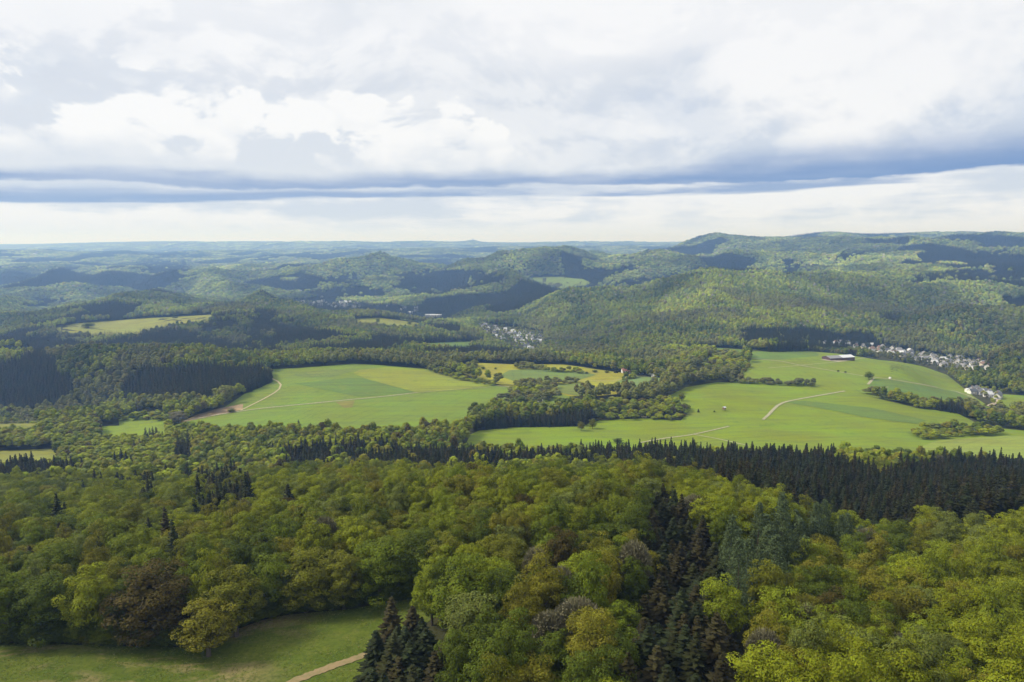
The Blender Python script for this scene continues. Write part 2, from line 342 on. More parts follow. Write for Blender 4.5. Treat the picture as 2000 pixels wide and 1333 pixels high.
# ------------------------------------------------------------------ fields and tracks (outlines read off the photograph, laid out on the ground)
def dense(poly, step=14, closed=True):
    out = []; n = len(poly)
    for i in range(n if closed else n - 1):
        (x1, y1), (x2, y2) = poly[i], poly[(i + 1) % n]; k = max(1, int(math.hypot(x2 - x1, y2 - y1) / step))
        out += [(x1 + (x2 - x1) * q / k, y1 + (y2 - y1) * q / k) for q in range(k)]
    if not closed: out.append(poly[-1])
    return out
def sheet(name, poly, color, label, lift, y0, y1, mat=None, kind='structure', step=10):
    W = [unproject(u, v, y0, y1)[:2] for u, v in dense(poly, step)]
    pts = [Vector(p) for p in W]; nb_ = len(pts)
    Ls = [math.log(p[1]) for p in W]; Ts = [p[0] / p[1] for p in W]
    nt = max(3, int((max(Ts) - min(Ts)) / .0075)); nl_ = max(3, int((max(Ls) - min(Ls)) / .016))
    T, L = np.meshgrid(np.linspace(min(Ts), max(Ts), nt), np.linspace(min(Ls), max(Ls), nl_)); T = T.ravel(); L = L.ravel()
    px, py = T * np.exp(L), np.exp(L); ok = inpoly(px, py, W)
    pts += [Vector((x, y)) for x, y in zip(px[ok], py[ok])]
    v2, _, f2, *_ = delaunay_2d_cdt(pts, [], [list(range(nb_))], 1, 1e-4)
    vx = np.array([p.x for p in v2]); vy = np.array([p.y for p in v2])
    V = np.stack([vx, vy, ground(vx, vy) + lift], 1)
    cx, cy = V[:, 0].mean(), V[:, 1].mean(); cz = V[:, 2].mean()
    F = [f if (V[f[1], 0] - V[f[0], 0]) * (V[f[2], 1] - V[f[0], 1]) > (V[f[1], 1] - V[f[0], 1]) * (V[f[2], 0] - V[f[0], 0]) else f[::-1] for f in f2]
    o = obj(name, mesh(name, V - (cx, cy, cz), F, mat or M_FIELD, True), None, (cx, cy, cz)); o.color = (*color, 1)
    return tag(o, label, kind=kind)
GREEN, LIME, YEL, DEEP = (.154, .222, .030), (.170, .230, .020), (.285, .275, .026), (.118, .186, .036)
BLUEG, OLIVE, STRAW = (.142, .196, .046), (.215, .225, .040), (.33, .24, .14)
FIELDS = [  # polygon, colour, depth range, label
 ([(335,838),(352,824),(420,806),(440,795),(478,770),(530,748),(527,722),(600,718),(690,711),(760,715),(830,721),(900,737),(965,752),(1003,757),(1003,760),(1090,768),(1150,786),(1205,776),(1215,786),(1165,802),(1060,808),(930,812),(900,850),(800,856),(700,862),(560,860),(420,856),(330,850)], GREEN, (640,1330), 'broad green field crossed by a pale farm track left of centre'),
 ([(905,880),(918,850),(935,842),(1000,836),(1130,834),(1170,822),(1260,818),(1330,822),(1345,805),(1290,782),(1340,757),(1400,747),(1430,748),(1650,766),(1700,776),(1790,797),(1870,808),(1905,826),(1960,838),(2040,846),(2200,850),(2200,925),(1780,925),(1640,915),(1430,912),(1180,905),(1000,905),(880,895)], LIME, (560,1150), 'large bright green meadow behind the spruce belt'),
 ([(1440,742),(1468,702),(1450,690),(1600,686),(1700,689),(1752,698),(1790,712),(1850,733),(1880,757),(1905,777),(1935,797),(1900,800),(1860,803),(1740,782),(1650,768),(1580,761),(1460,750),(1430,748)], LIME, (900,1480), 'sloping green pasture below the long farm shed'),
 ([(880,720),(925,709),(1000,712),(1100,712),(1165,722),(1225,730),(1250,736),(1312,741),(1275,762),(1205,778),(1150,788),(1090,770),(1000,758),(935,742)], YEL, (950,1400), 'yellow flowering field in the middle of the valley'),
 ([(1260,678),(1330,675),(1460,684),(1500,688),(1490,694),(1440,694),(1350,690),(1270,684)], DEEP, (1250,1600), 'narrow dark green field under the wooded hill'),
 ([(105,642),(150,632),(290,622),(418,615),(410,634),(300,650),(262,660),(190,668),(112,669)], OLIVE, (1850,2800), 'olive yellow field on the far plateau'),
 ([(688,624),(740,621),(838,633),(810,648),(700,645)], OLIVE, (2000,2600), 'small pale field among far woods'),
 ([(825,671),(925,667),(920,690),(828,691)], DEEP, (1600,2100), 'narrow green strip between two dark plantations'),
 ([(230,809),(255,805),(322,806),(328,852),(236,856)], LIME, (780,1000), 'tiny bright meadow ringed by trees'),
 ([(-60,832),(75,823),(90,874),(-60,884)], OLIVE, (780,980), 'pale strip of meadow at the wood edge'),
 ([(190,834),(290,829),(330,838),(330,866),(196,872)], LIME, (720,900), 'little green clearing beside the bare field'),
 ([(-60,884),(105,877),(125,920),(-60,938)], OLIVE, (600,760), 'slender yellow green glade inside the wood'),
 ([(-60,682),(60,683),(112,689),(112,712),(-60,716)], (.27,.23,.045), (1350,1650), 'golden field edge above the dark spruces'),
 ([(15,600),(97,598),(97,611),(18,612)], BLUEG, (3000,4000), 'pale far field beside the distant town'),
 ([(1950,770),(2030,775),(2030,815),(1958,800)], LIME, (900,1250), 'meadow beside the stream at the valley mouth'),
 ([(1035,543),(1090,541),(1140,546),(1160,556),(1090,566),(1040,555)], BLUEG, (3200,5200), 'light clearing on the far hillside'),
 ([(545,542),(590,541),(580,550),(548,550)], BLUEG, (4200,6500), 'small light field on the far slope'),
 ([(1015,690),(1045,690),(1042,700),(1018,700)], LIME, (1500,2100), 'village green by the valley road'),
]
for poly, c, (y0, y1), lab in FIELDS: sheet('field', poly, c, lab, .30, y0, y1)
PATCHES = [
 ([(575,750),(690,738),(712,740),(810,767),(705,776),(660,768)], DEEP, (640,1330), 'darker green crop patch in the broad field'),
 ([(700,724),(760,717),(830,723),(900,739),(965,754),(880,763),(812,767),(715,741),(690,730)], (.222,.262,.032), (640,1330), 'yellow green slope of the broad field'),
 ([(600,728),(640,721),(690,726),(650,737),(605,738),(570,733)], BLUEG, (640,1330), 'bluish young crop at the top of the broad field'),
 ([(655,786),(693,783),(688,797),(672,798)], (.20,.19,.045), (640,1330), 'small ochre patch below the track'),
 ([(350,827),(385,811),(430,798),(475,790),(474,801),(420,813)], STRAW, (640,1330), 'bare ploughed strip at the end of the farm track'),
 ([(995,724),(1050,722),(1140,727),(1165,733),(1120,746),(1030,748),(1000,744),(975,735)], BLUEG, (950,1400), 'grey green crop between yellow fields'),
 ([(1205,746),(1240,735),(1312,741),(1275,762),(1212,772),(1208,757)], (.15,.21,.07), (950,1400), 'green paddock beside the farmstead'),
 ([(1085,752),(1150,748),(1158,772),(1130,775),(1095,768)], (.16,.20,.045), (950,1400), 'greener half of the yellow field'),
 ([(1530,786),(1570,784),(1700,797),(1810,822),(1790,829),(1700,818),(1610,800)], DEEP, (560,1150), 'long dark green crop strip in the meadow'),
 ([(1706,740),(1740,743),(1870,767),(1915,789),(1900,797),(1740,770),(1696,757)], DEEP, (900,1480), 'dark green crop below the farm lane'),
 ([(1440,694),(1500,688),(1600,686),(1598,696),(1520,703),(1470,701)], DEEP, (900,1480), 'dark green corner by the conifer row'),
 ([(1792,876),(1830,862),(1960,852),(2200,858),(2200,905),(1800,893)], (.215,.262,.05), (560,1150), 'mown pale meadow beyond the shrub island'),
]
for poly, c, (y0, y1), lab in PATCHES: sheet('field', poly, c, lab, .55, y0, y1)
MEADOW = [(-160,1256),(60,1258),(200,1262),(345,1266),(420,1246),(512,1212),(560,1202),(690,1190),(790,1172),(842,1162),(862,1188),(850,1206),(800,1240),(765,1268),(728,1290),(712,1350),(680,1500),(-160,1500)]
sheet('meadow', MEADOW, (1, 1, 1), 'shaded foreground meadow with dry patches at the wood edge', .12, 60, 400, M_MEADOW, step=18)
def track(pts, w, color, label, y0, y1, lift=.75, name='track', step=9, rag=.25):
    W = [unproject(u, v, y0, y1)[:2] for u, v in dense(pts, step, False)]
    P = np.array(W); 
    for _ in range(2): P[1:-1] = (P[:-2] + 2 * P[1:-1] + P[2:]) / 4
    d = np.gradient(P, axis=0); nrm = np.stack([-d[:, 1], d[:, 0]], 1); nrm /= np.linalg.norm(nrm, axis=1)[:, None] + 1e-9
    w *= .8; ww = (w / 2 * (1 + rag * (RNG.random((2, len(P))) - .5)))[:, :, None]
    A, B = P + nrm * ww[0], P - nrm * ww[1]; XY = np.concatenate([A, P, B]); n = len(P)
    V = np.column_stack([XY, ground(XY[:, 0], XY[:, 1]) + lift]); V[n:2 * n, 2] += .05
    F = [[i, i + n, i + n + 1, i + 1] for i in range(n - 1)] + [[i + n, i + 2 * n, i + 2 * n + 1, i + n + 1] for i in range(n - 1)]
    c = V.mean(0); o = obj(name, mesh(name, V - c, F, M_TRACK), None, tuple(c)); o.color = (*color, 1); return tag(o, label, kind='structure')
PAL, DRT = (.37, .35, .24), (.25, .185, .10)
TRACKS = [
 ([(350,825),(420,812),(500,800),(640,786),(755,775),(815,768)], 4.2, PAL, 'pale farm track across the broad field', (640,1330)),
 ([(815,768),(880,763),(960,757)], 2.6, (.36,.36,.16), 'fading end of the farm track', (640,1330)),
 ([(530,740),(545,745),(559,752),(545,763),(520,778),(470,803)], 3.4, (.44,.38,.24), 'sandy track bending down from the spruce wood', (640,1330)),
 ([(960,753),(975,755),(1003,757)], 4, PAL, 'short pale track beside the hedge', (640,1400)),
 ([(1020,748),(1080,746),(1130,745),(1205,745),(1225,738),(1243,733)], 3.6, PAL, 'lane through the yellow field to the farmstead', (950,1400)),
 ([(1250,866),(1300,857),(1350,851),(1390,842),(1424,834)], 3.2, PAL, 'pale track climbing the bright meadow', (560,1150)),
 ([(1355,850),(1400,858),(1462,872)], 2.4, (.36,.36,.2), 'faint branch of the meadow track', (560,1150)),
 ([(1490,821),(1503,812),(1508,803),(1516,792),(1528,787),(1580,777),(1650,765)], 4.4, PAL, 'white gravel track curving through the meadow', (560,1150)),
 ([(1690,762),(1735,757)], 2.6, PAL, 'short light track by the hedge end', (900,1480)),
 ([(1468,701),(1500,704),(1530,707),(1560,714),(1600,721),(1690,736),(1740,742),(1800,752),(1870,766),(1905,780)], 4.6, PAL, 'long farm lane crossing the pasture', (900,1480)),
 ([(1706,740),(1702,745),(1695,752)], 5, PAL, 'short gravel spur beside the round tree', (900,1480)),
 ([(1500,720),(1550,716),(1600,711),(1650,707),(1690,700)], 2.8, (.42,.42,.24), 'dusty drive leading to the long farm shed', (900,1480)),
 ([(970,787),(1020,787),(1060,786)], 2.0, (.36,.38,.2), 'faint track behind the dark conifer row', (640,1330)),
]
for p, w, c, lab, (y0, y1) in TRACKS: track(p, w, c, lab, y0, y1)
track([(540,1350),(580,1330),(640,1306),(700,1286),(745,1268)], 3.4, DRT, 'brown dirt track over the foreground meadow', 60, 400, .25, 'track', 5, .45)
track([(1024,690),(1040,690),(1046,684),(1040,678),(1020,668),(1000,662)], 8, (.40, .40, .40), 'grey valley road entering the village', 1500, 2600, 1.0, 'road')
track([(1930,795),(1945,790),(1956,782),(1950,777)], 7, (.50, .42, .32), 'sandy bend of road by the valley houses', 900, 1250, 1.0, 'road')
sheet('gravel_yard', [(1955,802),(1975,800),(1988,812),(1968,815)], (.52, .45, .36), 'pale gravel yard near the stream', .5, 850, 1250, M_TRACK)
sheet('gravel_yard', [(1600,704),(1640,700),(1662,700),(1668,703),(1640,708)], (.40, .36, .26), 'trodden yard beside the long shed', .75, 900, 1480, M_TRACK)

# ------------------------------------------------------------------ tree shapes
def cards(C, N, L, W, rng, curl=.0):
    """leaf sprays: one bent pair of triangles per centre C with normal N"""
    n = len(C); N = N / (np.linalg.norm(N, axis=1)[:, None] + 1e-9)
    a = np.cross(N, rng.normal(size=(n, 3))); a /= np.linalg.norm(a, axis=1)[:, None] + 1e-9; b = np.cross(N, a)
    L = np.broadcast_to(L, (n,))[:, None]; W = np.broadcast_to(W, (n,))[:, None]
    p0 = C - a * L * .5; p1 = C + b * W * .5 + N * curl; p2 = C + a * L * .5; p3 = C - b * W * .5 + N * curl
    V = np.stack([p0, p1, p2, p3], 1).reshape(-1, 3); k = np.arange(n)[:, None] * 4
    return V, np.concatenate([k, k + 1, k + 2, k + 3], 1)
def join(parts):
    Vs, Fs, o = [], [], 0
    for V, F in parts: Vs.append(V); Fs.append(F + o); o += len(V)
    return np.concatenate(Vs), np.concatenate(Fs)
def sphere_dirs(n, rng, up=-1.0):
    i = np.arange(n) + .5; z = 1 - (1 - up) * i / n; ph = i * 2.39996 + rng.random() * 6
    r = np.sqrt(np.maximum(0, 1 - z * z)); D = np.stack([r * np.cos(ph), r * np.sin(ph), z], 1)
    D += rng.normal(size=D.shape) * .16; return D / np.linalg.norm(D, axis=1)[:, None]
def broadleaf(seed, lobes, per, leaf, h=20.0, r=5.4, base=.22, tall=1.0, skirt=-.55):
    rng = np.random.default_rng(seed); P = []
    cz = h * (base + 1) / 2; rz = h * (1 - base) / 2 * tall
    for D in sphere_dirs(lobes, rng, skirt):
        k = rng.uniform(.60, .86); c = D * (r * k, r * k, rz * k) * (1 + .12 * rng.normal()) + (0, 0, cz)
        lr = r * rng.uniform(.26, .40); n = int(per * (lr / (.33 * r)) ** 2)
        d = rng.normal(size=(n, 3)) + D * .75 + (0, 0, .35); d /= np.linalg.norm(d, axis=1)[:, None]
        rad = lr * rng.uniform(.72, 1.06, (n, 1)); C = c + d * rad * (1, 1, .72)
        P.append(cards(C, d * .95 + rng.normal(size=(n, 3)) * .33 + (0, 0, .30), leaf * rng.uniform(.7, 1.4, n), leaf * rng.uniform(.42, .75, n), rng))
    n = lobes * per // 5                                  # inner foliage closes the crown
    d = sphere_dirs(n, rng, -1); C = d * (r * .58, r * .58, rz * .66) * rng.uniform(.7, 1, (n, 1)) + (0, 0, cz)
    P.append(cards(C, d, leaf * 1.8, leaf * 1.5, rng))
    return join(P)
def lumps(seed, h=20.0, r=5.4):
    """distant crown: a heap of rough leaf-clad lobes"""
    rng = np.random.default_rng(seed); bm = bmesh.new(); bmesh.ops.create_icosphere(bm, subdivisions=2, radius=1); bm.verts.ensure_lookup_table()
    U = np.array([v.co[:] for v in bm.verts]); Ft = np.array([[v.index for v in f.verts] for f in bm.faces]); bm.free(); Ft = np.column_stack([Ft, Ft[:, 2]])
    P = []
    for D in sphere_dirs(11, rng, -.3):
        c = D * (r * .56, r * .56, h * .30) + (0, 0, h * .56); P.append((U * r * rng.uniform(.36, .52) * (1 + .16 * rng.normal(size=(len(U), 1))) * (1, 1, .85) + c, Ft))
    V, F = join(P); n = 260; d = sphere_dirs(n, rng, -.2); C = d * (r * .98, r * .98, h * .43) * rng.uniform(.85, 1.05, (n, 1)) + (0, 0, h * .56)
    V2, F2 = cards(C, d + rng.normal(size=(n, 3)) * .4, 1.2, .8, rng)
    return np.concatenate([V, V2]), [tuple(f[:3]) for f in F.tolist()] + [tuple(f) for f in (F2 + len(V)).tolist()]
def lumpy_leafy(seed, n=760):
    V, F = lumps(seed); k = 11 * 162; rng = np.random.default_rng(seed + 9); core = V[:len(V) - 260 * 4]; f3 = [f for f in F if len(f) == 3]
    i = rng.integers(0, len(core), n); C = core[i]; d = C - (0, 0, 10.5); d /= np.linalg.norm(d, axis=1)[:, None]
    V2, F2 = cards(C + d * rng.uniform(-.1, .45, (n, 1)), d + rng.normal(size=(n, 3)) * .45 + (0, 0, .3), rng.uniform(.6, 1.2, n), rng.uniform(.4, .8, n), rng)
    return np.concatenate([core, V2]), f3 + [tuple(f) for f in (F2 + len(core)).tolist()]
def conic(seed, levels, br, h=21.0, r=4.5, seg=3, base=.05, droop=.34, wid=.95, hang=.7):
    """spruce: whorls of drooping boughs, each a ridge of flat twigs with hanging sprays"""
    rng = np.random.default_rng(seed); Vs, Fs = [], []; o = 0
    for li in range(levels):
        z0 = base + (1 - base) * (li / levels) ** .92; rr = r * (1 - z0) ** .80 * rng.uniform(.86, 1.1) + .12
        nb_ = max(4, int(br * (.55 + .45 * (1 - z0)))); ph0 = rng.random() * 6.3
        for b in range(nb_):
            ph = ph0 + b * 6.283 / nb_ + rng.normal() * .16; L = rr * rng.uniform(.72, 1.2); dx_, dy_ = math.cos(ph), math.sin(ph)
            zb = z0 * h + rng.normal() * .25; w0 = wid * (.5 + .5 * rr / r) * rng.uniform(.7, 1.25)
            for q in range(seg + 1):
                f = q / seg; x = L * (.08 + .92 * f); z = zb - droop * L * f * (1.25 - .55 * f) * 1.3 + (.10 * L * f * f if z0 > .5 else 0)
                w = w0 * (.55 + .9 * f) * (1 - f) ** .6 + .05; hg = hang * (.35 + .65 * (1 - abs(2 * f - 1))) * (.4 + .6 * rr / r)
                jz = rng.normal() * .10
                Vs += [(dx_ * x - dy_ * w, dy_ * x + dx_ * w, z - hg * .6 + jz), (dx_ * x, dy_ * x, z + jz), (dx_ * x + dy_ * w, dy_ * x - dx_ * w, z - hg * .6 - jz), (dx_ * x, dy_ * x, z - hg * 1.5)]
            for q in range(seg):
                a = o + q * 4; Fs += [(a, a + 4, a + 5, a + 1), (a + 1, a + 5, a + 6, a + 2), (a + 1, a + 5, a + 7, a + 3)]
            o += (seg + 1) * 4
    Vs += [(.25, 0, h * .94), (-.25, 0, h * .94), (0, 0, h), (0, .25, h * .94)]; Fs += [(o, o + 1, o + 2, o + 3)]
    return np.array(Vs), np.array(Fs)
def pine(seed, lobes, per, leaf, h=22.0, r=4.4):
    rng = np.random.default_rng(seed); P = []
    for i in range(lobes):
        f = (i + .5) / lobes; z = h * (.22 + .76 * f); rr = r * (1 - f) ** .62 * rng.uniform(.45, 1); ph = i * 2.4 + rng.normal() * .3
        c = np.array([rr * math.cos(ph), rr * math.sin(ph), z]); lr = r * (.20 + .22 * (1 - f)); n = per
        d = rng.normal(size=(n, 3)); d /= np.linalg.norm(d, axis=1)[:, None]; C = c + d * lr * (1.1, 1.1, .62) * rng.uniform(.5, 1, (n, 1))
        P.append(cards(C, d * .5 + rng.normal(size=(n, 3)) * .5 + (0, 0, .5), leaf * rng.uniform(.7, 1.3, n), leaf * .5, rng))
    return join(P)
def twiggy(seed, n, h=18.0, r=4.6, w=.13):
    """late crown: fans of fine bare twigs rising from the limbs, with a few opening leaves"""
    rng = np.random.default_rng(seed); d = sphere_dirs(n, rng, -.35)
    tip = d * (r, r, h * .36) * rng.uniform(.72, 1.05, (n, 1)) + (0, 0, h * .63)
    L = rng.uniform(1.2, 2.6, (n, 1)); root = tip - (d * (1, 1, .6) + (0, 0, .75)) * L * .62
    s = np.cross(d, rng.normal(size=(n, 3))); s /= np.linalg.norm(s, axis=1)[:, None] + 1e-9
    V = np.stack([root - s * w, root + s * w, tip + s * w * .35, tip - s * w * .35], 1).reshape(-1, 3); k = np.arange(n)[:, None] * 4
    A = V, np.concatenate([k, k + 1, k + 2, k + 3], 1)
    B = cards(tip[::2] - d[::2] * .4, d[::2] + rng.normal(size=(len(tip[::2]), 3)) * .6, .5, .3, rng)
    return join([A, B])
def tube(V, F, p, q, r0, r1, n=6):
    p, q = Vector(p), Vector(q); z = (q - p).normalized(); x = z.orthogonal().normalized(); y = z.cross(x); o = len(V)
    for c, r in ((p, r0), (q, r1)):
        for i in range(n): a = 6.2832 * i / n; V.append(tuple(c + x * math.cos(a) * r + y * math.sin(a) * r))
    for i in range(n): F.append((o + i, o + (i + 1) % n, o + n + (i + 1) % n, o + n + i))
    F.append(tuple(range(o + n, o + 2 * n)))
def trunk_mesh(seed, h, spread, limbs=7, r=.38):
    rng = random.Random(seed); V, F = [], []
    tube(V, F, (0, 0, -1.5), (0, 0, h * .22), r * 1.35, r); tube(V, F, (0, 0, h * .22), (.2, .1, h * .55), r, r * .6); tube(V, F, (.2, .1, h * .55), (.1, 0, h * .88), r * .6, .06)
    for i in range(limbs):
        a = i * 2.4; z = h * rng.uniform(.25, .55); L = spread * rng.uniform(.6, .9)
        m = (math.cos(a) * L * .5, math.sin(a) * L * .5, z + L * .42); tube(V, F, (0, 0, z), m, r * .42, r * .25, 5)
        tube(V, F, m, (math.cos(a + .3) * L, math.sin(a + .3) * L, z + L * 1.05), r * .25, .04, 5)
    return mesh('trunk', V, F, M_BARK)
def both(name, VF):  # crown mesh for single trees and for woods
    return mesh(name, *VF, M_LEAF_O), mesh(name, *VF, M_LEAF_I)
NB = 6
HI_B = [broadleaf(100 + i, 46 + 4 * i, 150, .42, r=5.0 + .25 * (i % 3), base=.05 + .05 * (i % 2), skirt=-.8) for i in range(NB)]
MID_B = [lumpy_leafy(200 + i) for i in range(4)]
LOW_B = [lumps(300 + i) for i in range(4)]
HI_S = [conic(400 + i, 30 + 3 * i, 9, r=4.1 + .3 * i) for i in range(4)]
MID_S = [conic(500 + i, 17, 7, seg=2, wid=1.0, hang=.8) for i in range(3)]
LOW_S = [conic(600 + i, 8, 6, seg=1, wid=1.5, hang=1.3) for i in range(2)]
HI_P = [pine(700 + i, 60, 60, .55) for i in range(2)]
HI_T = [twiggy(800 + i, 2600) for i in range(2)]
MID_T = [twiggy(850 + i, 700, w=.22) for i in range(2)]
def lib(name, shapes):
    c = bpy.data.collections.new(name)
    for i, s in enumerate(shapes): c.objects.link(bpy.data.objects.new('%s_%02d' % (name, i), mesh(name, *s, M_LEAF_I)))
    return c
LIBS = {'mid': lib('mid', MID_B + MID_S + MID_T), 'low': lib('low', LOW_B + LOW_S), 'hi': lib('hi', HI_B + HI_S + HI_P + HI_T)}
PID = {('hi', 'b'): (0, NB), ('hi', 's'): (NB, 4), ('hi', 'p'): (NB + 4, 2), ('hi', 't'): (NB + 6, 2),
       ('mid', 'b'): (0, 4), ('mid', 's'): (4, 3), ('mid', 't'): (7, 2), ('mid', 'p'): (0, 4),
       ('low', 'b'): (0, 4), ('low', 's'): (4, 2), ('low', 't'): (0, 4), ('low', 'p'): (0, 4)}

# ------------------------------------------------------------------ where each kind of tree stands (outlines of the stands in the photograph)
CON = [  # spruce stands: outline, depth range
 ([(-60,655),(60,652),(112,650),(116,690),(60,688),(-60,686)], 1500, 2200),
 ([(242,745),(262,728),(300,716),(430,711),(500,717),(528,722),(532,745),(500,752),(440,757),(400,774),(330,778),(240,778)], 850, 1400),
 ([(-60,715),(0,708),(50,690),(70,686),(110,700),(150,748),(115,775),(70,793),(-60,800)], 1000, 1480),
 ([(120,655),(190,650),(262,645),(262,654),(190,661),(130,663)], 1600, 2400),
 ([(255,640),(330,640),(420,660),(480,672),(560,684),(575,722),(535,712),(440,686),(330,690),(275,672)], 1350, 2400),
 ([(395,625),(440,622),(470,632),(460,645),(405,640)], 1600, 2800),
 ([(500,600),(545,607),(540,640),(505,660),(500,690),(480,680),(490,630)], 1500, 2800),
 ([(545,884),(620,873),(690,870),(780,872),(850,880),(920,884),(1000,890),(1130,885),(1200,866),(1280,870),(1340,880),(1420,892),(1440,870),(1500,866),(1560,866),(1612,880),(1640,900),(1720,925),(1780,908),(1850,903),(1920,900),(1960,885),(2060,880),(2060,1042),(1960,1040),(1880,1048),(1800,1050),(1760,1055),(1700,1045),(1640,1020),(1560,1010),(1500,1002),(1460,960),(1400,945),(1300,922),(1180,915),(1060,905),(1000,908),(900,938),(850,925),(740,912),(640,915),(550,922)], 260, 640),
 ([(922,820),(960,812),(1060,806),(1150,797),(1168,806),(1140,832),(1060,836),(1000,838),(925,848)], 640, 900),
 ([(795,662),(850,658),(940,655),(946,668),(880,671),(800,674)], 1500, 2300), ([(715,658),(790,655),(792,667),(722,668)], 1500, 2300),
 ([(825,682),(920,677),(1000,682),(1005,694),(900,694),(830,694)], 1300, 2000), ([(605,706),(640,696),(690,699),(682,713),(640,714),(604,716)], 1180, 1700),
 ([(1262,965),(1320,955),(1365,1000),(1395,1060),(1408,1120),(1425,1230),(1465,1290),(1510,1345),(1530,1500),(1190,1500),(1212,1300),(1238,1240),(1262,1160),(1268,1080),(1245,1030)], 60, 300),
 ([(718,1345),(722,1235),(755,1195),(795,1175),(850,1180),(876,1250),(872,1345),(890,1450),(715,1450)], 80, 180),
 ([(-60,918),(60,905),(140,910),(150,930),(60,940),(-60,945)], 430, 640),
 ([(1490,672),(1560,671),(1656,676),(1656,687),(1560,684),(1490,686)], 1250, 1750),
 ([(1828,783),(1860,780),(1888,790),(1885,808),(1850,808),(1828,804)], 820, 1150),
 ([(770,535),(850,524),(925,526),(1000,546),(1060,572),(1010,600),(940,598),(870,583),(820,578),(770,562)], 3400, 6000),
 ([(590,545),(700,534),(716,550),(640,558)], 3600, 6500), ([(610,566),(690,560),(762,562),(750,582),(690,580),(600,584)], 3200, 5500),
 ([(1088,546),(1160,535),(1240,513),(1262,522),(1180,542),(1090,555)], 3400, 7000), ([(1150,566),(1250,540),(1292,546),(1240,560),(1150,575)], 2900, 5600),
 ([(1290,546),(1350,526),(1440,518),(1456,550),(1380,560),(1312,568)], 2900, 6500), ([(950,575),(1040,560),(1120,590),(1060,610),(985,628),(950,610)], 2600, 5000),
 ([(1575,563),(1700,556),(1850,532),(2060,508),(2060,552),(1900,556),(1762,582),(1700,590),(1640,578)], 2600, 4300),
 ([(1652,492),(1692,488),(1722,516),(1645,516)], 4000, 6500), ([(1508,503),(1560,508),(1572,545),(1545,535)], 3800, 6500), ([(1872,488),(1970,488),(1972,516),(1880,516)], 3800, 6500),
 ([(1700,490),(1860,478),(2060,462),(2060,470),(1860,486),(1700,498)], 4500, 8000), ([(230,488),(300,488),(378,492),(376,502),(230,499)], 7500, 12500),
 ([(40,590),(90,582),(150,588),(150,605),(60,608)], 3500, 5600), ([(250,512),(380,508),(378,535),(280,535)], 5500, 9000), ([(150,548),(230,548),(270,580),(240,588),(190,566)], 4500, 8000),
 ([(500,520),(530,512),(580,522),(575,542),(505,538)], 6000, 9500), ([(1725,612),(1760,608),(1762,626),(1728,626)], 1700, 2600), ([(1960,580),(2060,570),(2060,600),(1970,606)], 1900, 3000),
 ([(270,835),(300,832),(320,850),(280,852)], 600, 900), ([(345,862),(372,862),(376,892),(346,892)], 500, 800), ([(1440,645),(1560,640),(1720,650),(1720,672),(1450,672)], 1450, 2200),
]
MIXC = [(poly, a, b) for poly, a, b in [  # scattered conifers among the beeches
 ([(220,945),(300,938),(310,985),(225,985)], 330, 520), ([(360,930),(480,925),(500,1000),(380,1010)], 280, 520), ([(110,1020),(160,1020),(160,1060),(110,1060)], 240, 380)]]
HEDGE = [  # belts, groves and hedges standing between the fields (ground outlines)
 ([(818,716),(850,722),(905,737),(968,751),(962,756),(900,744),(840,727)], 640, 1400), ([(905,716),(930,714),(932,722),(908,723)], 950, 1400), ([(1003,715),(1066,717),(1068,724),(1004,722)], 950, 1400),
 ([(1060,722),(1140,727),(1138,731),(1060,726)], 950, 1400), ([(992,770),(1010,755),(1055,748),(1082,758),(1092,782),(1050,788),(1000,790)], 780, 1300), ([(958,786),(1000,778),(1000,790),(962,793)], 640, 1300),
 ([(1085,790),(1140,790),(1205,786),(1215,792),(1160,800),(1090,797)], 780, 1300), ([(1165,800),(1215,788),(1280,770),(1340,750),(1400,742),(1452,735),(1462,720),(1452,694),(1400,690),(1372,712),(1345,740),(1285,763),(1205,785)], 800, 1500),
 ([(1160,800),(1200,790),(1290,782),(1347,800),(1345,812),(1322,824),(1260,820),(1172,823)], 700, 1000), ([(1418,741),(1470,744),(1590,752),(1592,757),(1480,752),(1418,748)], 850, 1300), ([(1672,766),(1700,767),(1776,782),(1774,792),(1700,775)], 850, 1300),
 ([(1770,782),(1830,786),(1905,788),(1950,796),(1990,812),(2060,825),(2060,842),(1990,840),(1920,828),(1870,806),(1780,797)], 720, 1200), ([(1784,842),(1830,836),(1900,838),(1962,846),(1950,852),(1860,856),(1790,862)], 640, 900), ([(1632,915),(1650,895),(1700,890),(1760,888),(1792,912),(1780,925)], 540, 760),
 ([(1722,690),(1764,703),(1762,707),(1722,694)], 1200, 1600), ([(1040,752),(1130,746),(1130,750),(1045,756)], 900, 1300), ([(1215,742),(1240,736),(1242,740),(1218,746)], 1000, 1300), ([(1225,722),(1300,728),(1312,741),(1280,738),(1228,729)], 1000, 1500),
 ([(235,817),(325,816),(325,823),(240,823)], 700, 1000),
]
HOUSEZONE = [([(1600,664),(1660,664),(1740,678),(1800,690),(1870,700),(1945,708),(1950,736),(1885,738),(1800,726),(1760,714),(1700,702),(1660,692),(1600,684)], 1250, 1900),
 ([(925,630),(960,634),(1000,638),(1062,650),(1064,672),(1050,700),(1015,702),(985,680),(940,652)], 1500, 3000), ([(1885,758),(1970,766),(1968,800),(1930,806),(1888,784)], 850, 1300),
 ([(572,586),(705,592),(705,606),(572,602)], 2900, 4300), ([(826,612),(864,614),(864,624),(826,624)], 2300, 3700)]
FIELDP = [(p, y0, y1) for p, _, (y0, y1), _ in FIELDS] + [(MEADOW, 60, 400)]

